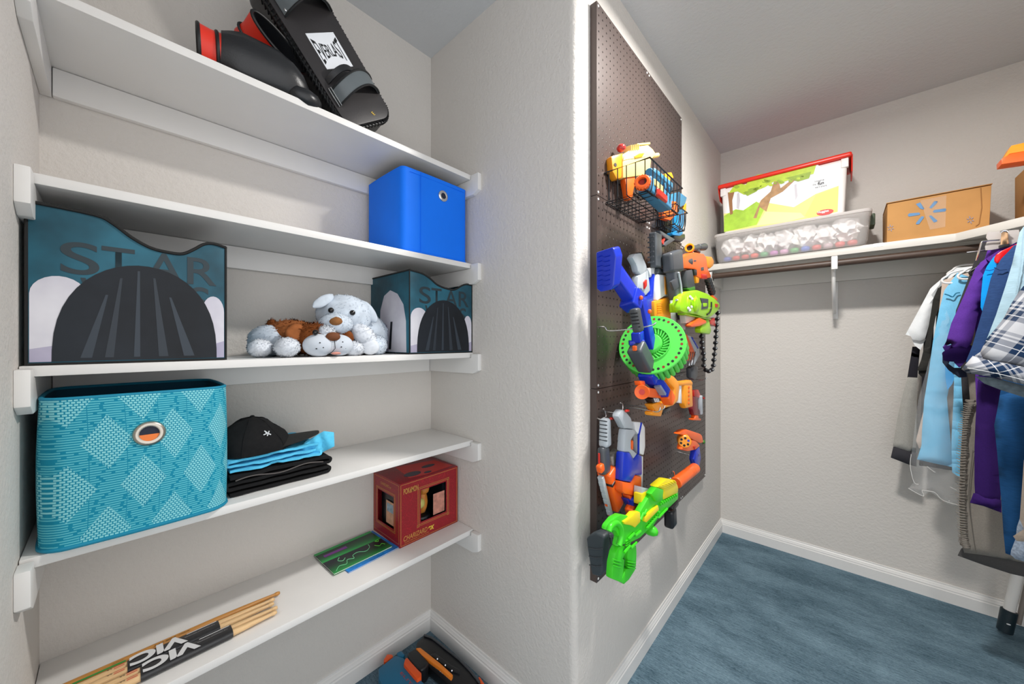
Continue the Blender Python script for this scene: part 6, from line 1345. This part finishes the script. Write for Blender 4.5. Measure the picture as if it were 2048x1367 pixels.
# sky blue long garment on a white hanger, in a clear cover
y = 2.305
hp = at(1884, 560, y=y); hanger(y, 'white plastic hanger, its rounded end showing left of the clothes', Mhw, hp.x, hp.z)
w = wear('long_shirt', y, 'long sky blue garment on the white hanger', 'shirt')
sheet('body', [xz(q, y) for q in ((1889, 580), (1878, 620), (1866, 680), (1858, 740), (1848, 800), (1844, 860), (1843, 890), (1834, 918), (1870, 926), (1906, 934), (1901, 870), (1894, 795), (1905, 745), (1925, 700), (1950, 640), (1955, 560), (1915, 545))], y, .022, Msky, w, 12, .006, world=True, fx=26)
sheet('front_panel', zg2([(660, -60), (725, -60), (735, 300), (715, 900), (702, 1055), (640, 1010), (632, 760), (650, 400)]), y - .03, .012, Msky, w, 13, .004)
m = MB(); m.tube(smooth_path([at(*q, y=y - .026) for q in zg1([(528, 560), (560, 570), (590, 582), (615, 555), (645, 550)])], 4), .0022, n=6); obj('neck_trim', m, mat('teal_trim', '1f7396', .8), w)
sheet('fold', zg2([(580, 130), (665, 215), (640, 280), (600, 330), (585, 240)]), y - .024, .008, mat('sky_blue_lining', '2a9fe2', .9), w, 15, .003)
Mfilm2 = mat('garment_film', 'ffffff', .10, **{'Alpha': .10})
gc = thing('garment_cover', (RX_, y, RZ_ - .1), 'clear plastic garment cover hanging below the long sky blue garment', 'garment cover')
m = MB(); poly = [xz(q, y - .01) for q in zg2([(335, 560), (318, 720), (300, 860), (290, 960), (320, 1090), (275, 1140), (400, 1205), (455, 1170), (540, 1230), (600, 1270), (690, 1285), (700, 900), (690, 300), (640, -200), (590, -330), (520, -160), (440, 120), (360, 400)])]
m.pillow(poly, (0, y - .012, 0), OA, OB, .034, .014, .05, folds(16, .010, 20, 20)); obj('film', m, Mfilm2, gc, smooth=40)
m = MB()
for pth in ([(300, 860), (292, 960), (322, 1090), (360, 1110)], [(275, 1142), (400, 1207), (390, 1160), (440, 1165), (500, 1180), (560, 1240), (690, 1282)], [(430, 960), (480, 1000), (500, 1010)], [(620, 1130), (690, 1165)]):
    m.tube(smooth_path([at(*q, y=y - .048) for q in zg2(pth)], 4), .0011, n=5)
obj('film_edge', m, mat('film_edge', 'f2f0ec', .15, **{'Alpha': .7}), gc)
# charcoal garment
y = 2.235
hanger(y, 'black hanger behind the purple tee', Mhb, at(1940, 545, y=y).x, at(1940, 545, y=y).z)
w = wear('t_shirt', y, 'charcoal tee tucked behind the purple tee', 'shirt')
sheet('body', [xz(q, y) for q in ((1962, 485), (1935, 560), (1912, 620), (1905, 680), (1920, 720), (1925, 800), (1935, 900), (1950, 980), (2080, 1000), (2090, 700), (2060, 500), (2010, 475))], y, .018, Mchar, w, 17, world=True)
# grey cargo trousers with elastic side seam
y = 2.16
ph = thing('trouser_hanger', (RX_, y, RZ_ - .05), 'chrome clip hanger with clear plate near the shelf corner', 'hanger', 'hangers on the side rod')
m = MB(); m.tube(smooth_path([(RX_ - .02, y, RZ_ + .01), (RX_, y, RZ_ + .024), (RX_ + .02, y, RZ_), (RX_, y, RZ_ - .035), (RX_, y, RZ_ - .05)], 5), .0022, n=8); m.tube([(RX_ - .20, y, RZ_ - .052), (RX_ + .18, y, RZ_ - .052)], .003, n=8); obj('hook_bar', m, M_chrome, ph)
pc = at(1958, 470, y=y); pe = at(1965, 492, y=y)
w = wear('cargo_trousers', y, 'grey cargo trousers with gathered side seam, lowest hanging of the clothes', 'trousers')
sheet('back_leg', [xz(q, y + .02) for q in zg3([(590, 480), (560, 540), (780, 620), (1000, 690), (1300, 760), (1300, 500), (900, 400)])], y + .02, .014, Mkhd, w, 19, .002, world=True)
sheet('leg', [xz(q, y) for q in [(1990, 560), (1948, 640), (1935, 740), (1940, 800), (1925, 850), (1920, 920), (1918, 1000), (1920, 1060), (1922, 1085), (1928, 1104), (1985, 1113), (2048, 1124), (2120, 1135), (2120, 800), (2100, 560)]], y, .026, Mkha, w, 18, .007, world=True, fx=22)
m = MB()
q = [(1943, 800), (1930, 850), (1926, 920), (1924, 1000), (1927, 1070), (1932, 1095)]
cl = smooth_path([at(a, b, y=y - .026) for a, b in q], 14)
random.seed(3)
for i, p in enumerate(cl):
    j = random.uniform(-.002, .002); k_ = random.uniform(.7, 1.15)
    m.tube([p + V((-.012 * k_, .016, j)), p + V((-.004, -.001, 0)), p + V((.005, -.003, .002 + j)), p + V((.013 * k_, .006, j))], [.0012, .0024, .0024, .0008], n=5)
obj('gathered_seam', m, Mkha, w, smooth=60)
m = MB(); m.tube(smooth_path([at(a, b, y=y - .030) for a, b in ((1946, 900), (1938, 990), (1945, 1060), (1952, 1105))], 6), .0010, n=5); m.tube(smooth_path([at(a, b, y=y - .031) for a, b in ((1946, 905), (1960, 890), (1978, 880))], 6), .0010, n=5); obj('stitching', m, mat('twill_thread', '5c5751', .9), w)
# purple tee
y = 2.10
w = wear('t_shirt', y, 'purple tee with wide short sleeve in front of the sky blue garment', 'shirt')
sheet('body', [xz(q, y + .012) for q in [(2015, 478), (1975, 500), (1962, 540), (1950, 620), (1950, 760), (1958, 900), (2100, 920), (2110, 520)]], y + .012, .018, Mpur, w, 20, world=True)
sheet('sleeve', zg1([(1050, 180), (930, 235), (800, 320), (760, 370), (680, 560), (580, 780), (540, 920), (515, 965), (575, 938), (590, 965), (700, 970), (735, 930), (770, 780), (830, 500), (890, 330)]), y - .020, .026, Mpur, w, 21, .005, fx=24)
m = MB(); m.loft([(at(*zg1([(620, 985)])[0], y=y - .004), at(*zg1([(735, 960)])[0], y=y - .004) - at(*zg1([(620, 985)])[0], y=y - .004), V((0, .02, -.012))), (at(*zg1([(625, 1060)])[0], y=y + .006), V((.034, 0, 0)), V((0, .016, -.008)))], 24, (True, True)); obj('sleeve_lining', m, Mpurd, w, smooth=60)
sheet('turned_sleeve', zg1([(512, 960), (580, 945), (700, 975), (700, 1060), (640, 1120), (600, 1080), (610, 1010), (545, 1020)]), y + .004, .012, Mpurd, w, 22, .004)
# navy undersleeve hanging beneath
w = wear('polo_shirt', 2.125, 'dark navy polo whose sleeve end shows below the purple sleeve', 'shirt')
sheet('sleeve', zg1([(512, 1010), (575, 1050), (560, 1090), (600, 1120), (690, 1120), (700, 1190), (640, 1195), (560, 1140), (512, 1080)]), 2.135, .014, mat('ink_navy', '1b2238', .9), w, 23, .004)
sheet('body', [xz(q, 2.135) for q in ((1990, 530), (1955, 640), (1960, 780), (2090, 790), (2090, 540))], 2.135, .012, mat('ink_navy', '1b2238', .9), w, 24, world=True)
# deep purple trousers below
y = 2.06
w = wear('trousers', y, 'deep purple trousers with turned up hem, in front of the grey cargo trousers', 'trousers')
sheet('leg', [xz(q, y) for q in zg2([(850, 250), (1060, 300), (1060, 700), (1045, 1180), (1040, 1290), (830, 1240), (822, 1100), (822, 800), (830, 600)])], y, .026, Mpurd, w, 25, .008, world=True, fx=20)
sheet('turned_hem', zg2([(815, 1180), (900, 1195), (1045, 1240), (1048, 1345), (900, 1290), (785, 1262)]), y - .008, .030, Mpurd, w, 26, .002)
sheet('waist', [xz(q, y + .006) for q in ((1985, 560), (1960, 640), (1956, 780), (2090, 800), (2090, 560))], y + .006, .012, Mpurd, w, 27, world=True)
m = MB(); m.box((0, 0, 0), (.02, .001, .012)); 
tg_ = at(1998, 1030, y=y + .03)
# cobalt shirt with red hanger
y = 2.045
w = wear('t_shirt', y, 'bright cobalt blue tee with red hanger end showing', 'shirt')
sheet('body', zg1([(960, 230), (900, 280), (850, 350), (820, 420), (805, 560), (800, 660), (900, 900), (1300, 900), (1300, 260)]), y, .018, Mcob, w, 28)
m = MB(); m.tube([at(*q, y=y - .020) for q in zg1([(832, 375), (870, 382), (905, 372)])], .0016, n=5); obj('shoulder_seam', m, mat('cobalt_thread', '0b5aa8', .8), w)
hr_ = at(*zg1([(930, 300)])[0], y=2.02)
h = thing('clothes_hanger', (RX_, 2.02, RZ_ - .08), 'red plastic hanger between the cobalt tee and the navy polo', 'hanger', 'hangers on the side rod')
m = MB(); m.ext([at(*q, y=2.012) for q in zg1([(912, 285), (925, 258), (960, 232), (1020, 206), (1200, 120), (1220, 150), (1040, 250), (990, 285), (945, 325), (925, 328), (912, 310)])], (0, .014, 0), .005, 3); obj('shoulder', m, Mhr, h, smooth=50)
m = MB(); m.tube(smooth_path([(RX_ - .02, 2.02, RZ_ + .008), (RX_, 2.02, RZ_ + .024), (RX_ + .02, 2.02, RZ_), (RX_, 2.02, RZ_ - .035), (RX_, 2.02, RZ_ - .08)], 5), .0022, n=8); obj('hook', m, M_chrome, h)
# navy polo
y = 1.985
w = wear('polo_shirt', y, 'navy heather polo hanging between the cobalt tee and the pale blue shirt', 'shirt')
sheet('body', zg1([(1055, 190), (1010, 240), (960, 290), (910, 370), (880, 440), (850, 560), (790, 780), (740, 950), (690, 1070), (720, 1150), (800, 1180), (1300, 1250), (1300, 150)]), y, .024, Mnv, w, 29, .005, fx=24)
m = MB(); m.tube([at(*q, y=y - .026) for q in zg1([(905, 360), (950, 378), (1000, 372)])], .0016, n=5); obj('shoulder_seam', m, Mnv, w)
# chrome clip and clear plate hanger, near the shelf corner
yk = 2.06
q4 = zm(1700, 260, 4.557)
m = MB(); m.ext([at(*q, y=yk + .02) for q in q4([(1250, 930), (1540, 905), (1560, 1000), (1440, 1060), (1300, 1090), (1235, 1095), (1230, 1060), (1255, 1000), (1240, 980)])], (0, .003, 0), .001); obj('clear_plate', m, mat('smoky_acrylic', 'd8d2cf', .2, **{'Transmission Weight': .4, 'IOR': 1.2}), ph)
m = MB(); m.hexa([at(*q4([a])[0], y=yk + d) for d in (0, .014) for a in ((1368, 1050), (1448, 1040), (1440, 925), (1380, 925))], .002); ck = obj('chrome_clip', m, mat('warm_chrome', 'cfa67f', .2, 1.0), ph)
m = MB(); m.tube(smooth_path([at(*q, y=yk) for q in q4([(1375, 935), (1395, 918), (1425, 918), (1442, 930)])], 4), .003, n=8); obj('clip_spring', m, M_chrome, ck)
m = MB(); m.tube([at(*q, y=yk + .01) for q in q4([(1365, 1000), (1280, 1005), (1205, 1015), (1195, 1030), (1170, 1120), (1150, 1190)])], .0026, n=8); obj('wire_arm', m, M_chrome, ph)
m = MB(); m.ext([at(*q, y=yk - .002) for q in q4([(1362, 1045), (1460, 1030), (1462, 1060), (1365, 1078)])], (0, .016, 0), .003); obj('clip_pad', m, M_blackp, ph)
# pale blue heather shirt
y = 1.91
w = wear('long_shirt', y, 'pale blue heather shirt behind the plaid shirt', 'shirt')
sheet('body', zg1([(1120, 60), (1098, 90), (1070, 200), (1040, 330), (990, 500), (920, 720), (870, 850), (850, 900), (900, 1000), (1400, 1000), (1400, 40), (1200, 20)]), y, .026, Mden, w, 30, .006, fx=24)
m = MB(); m.tube(smooth_path([at(*q, y=y - .030) for q in zg1([(1130, 50), (1110, 300), (1085, 480), (1070, 560)])], 6), .0014, n=5); obj('placket_seam', m, Mden, w)
# deep blue sleeve garment below
y = 1.945
w = wear('trousers', y, 'deep blue heather trousers hanging lowest at the right, beside the purple trousers', 'trousers')
sheet('leg', zg2([(1040, 330), (1300, 380), (1300, 1750), (1190, 1720), (1080, 1680), (1060, 1500), (1040, 1200), (1010, 850), (985, 620), (1010, 500)]), y, .028, Mnvs, w, 31, .008, fx=18)
sheet('waist', [xz(q, y + .01) for q in ((2030, 560), (2005, 700), (2005, 800), (2120, 820), (2120, 560))], y + .01, .012, Mnvs, w, 32, world=True)
y = 1.89
w = wear('jogging_trousers', y, 'marled blue grey joggers, their rounded end just inside the right edge', 'trousers')
sheet('leg', zg3([(1110, 200), (1075, 230), (1050, 300), (1040, 400), (1005, 500), (1000, 535), (1040, 570), (1120, 590), (1300, 600), (1300, -700), (1150, -700)]), y, .024, Mhea, w, 33, .006)
sheet('taupe_flap', zg3([(1110, -250), (1085, 100), (1075, 240), (1110, 320), (1020, 380), (1050, 420), (1130, 425), (1300, 430), (1300, -250)]), y - .035, .012, cloth('taupe_twill', '8d8175', .08), w, 34, .003)
# plaid shirt nearest
def plaid(nm, ang):
    T = NT(nm); M = T.math; x, yy, z = T.xyz(T.pos(1, 1, 1, (0, ang, 0)))
    def band(c, per, off, lo, hi): f = M('FRACT', M('DIVIDE', M('ADD', c, off), per)); return M('MULTIPLY', M('GREATER_THAN', f, lo), M('LESS_THAN', f, hi))
    def layer(c, o): return M('ADD', M('MULTIPLY', band(c, .088, o, .06, .42), .55), M('ADD', M('MULTIPLY', band(c, .088, o, .48, .54), .5), M('MULTIPLY', band(c, .088, o, .60, .70), .4)))
    d = M('ADD', layer(x, .01), layer(z, .03)); wl = M('MAXIMUM', band(x, .088, .01, .22, .245), band(z, .088, .03, .22, .245))
    col = T.mix(M('MINIMUM', d, 1.0), lin('b3b5ba'), lin('1a2f4c')); col = T.mix(M('MULTIPLY', wl, .7), col, lin('d8dade'))
    T.setp(col, .9, spec=.15); T.bump(T.noise(T.pos(), 700, 3), .3, .0006); return T.m
Mpl = plaid('plaid', radians(-28)); Mplc = plaid('plaid_bias', radians(24))
y = 1.815
w = wear('plaid_shirt', y, 'navy and white plaid shirt with wide turned cuff, nearest the room', 'shirt')
sheet('sleeve', zg1([(1140, 480), (1080, 560), (1030, 640), (980, 740), (920, 820), (850, 900), (800, 1000), (745, 1035), (900, 1080), (1132, 1120), (1400, 1160), (1400, 300), (1250, 400)]), y, .034, Mpl, w, 35, .006, fx=18)
sheet('turned_cuff', zg1([(742, 1030), (860, 1062), (1000, 1085), (1140, 1115), (1400, 1160), (1400, 1330), (1132, 1250), (900, 1190), (700, 1160), (655, 1130)]), y - .018, .034, Mplc, w, 36, .003)
sheet('cuff_lining', zg1([(760, 1185), (900, 1195), (1135, 1255), (1400, 1330), (1400, 1440), (1132, 1345), (960, 1290), (830, 1240)]), y + .012, .020, mat('plaid_inside', '5b6870', .9, var=.3, vs=60), w, 37, .003)
m = MB(); m.tube(smooth_path([at(*q, y=y - .052) for q in zg1([(700, 1120), (860, 1150), (1000, 1180), (1132, 1215), (1350, 1280)])], 5), .0008, n=5); obj('cuff_stitch', m, mat('white_thread', 'e6e8ea', .8), w)
hp = at(1916, 552, y=2.27); hanger(2.27, 'second white plastic hanger, its end peeping out right of the first', Mhw, hp.x, hp.z)

# ---- white pole standing against the back wall
fp = at(2009, 1262, z=.012); tp = at(2034, 1150, y=fp.y + .02)
d_ = (tp - fp).normalized()
pl_ = thing('white_pole', (fp.x, fp.y, 0), 'white pole with dark rubber foot leaning below the clothes', 'pole')
m = MB(); m.cyl(fp + d_ * .04, fp + d_ * 1.15, .0165, n=24); obj('shaft', m, mat('white_enamel', 'e9e6e2', .3), pl_, smooth=40)
m = MB(); m.cyl(fp, fp + d_ * .095, .0225, .0235, 24, .003); ft = obj('rubber_foot', m, mat('dark_teal_rubber', '12242c', .45), pl_, smooth=40)
m = MB(); c = fp + d_ * .045 - V((0, .0228, 0)); m.ell(c, (.006, .0015, .003), None, 2); obj('foot_clip', m, Mwh, ft)
m = MB(); m.cyl(fp + d_ * .04 + V((.034, .02, 0)), fp + d_ * 1.15 + V((.034, .02, 0)), .008, n=16); obj('side_rod', m, mat('taupe_metal', '8a8078', .4), pl_, smooth=40)
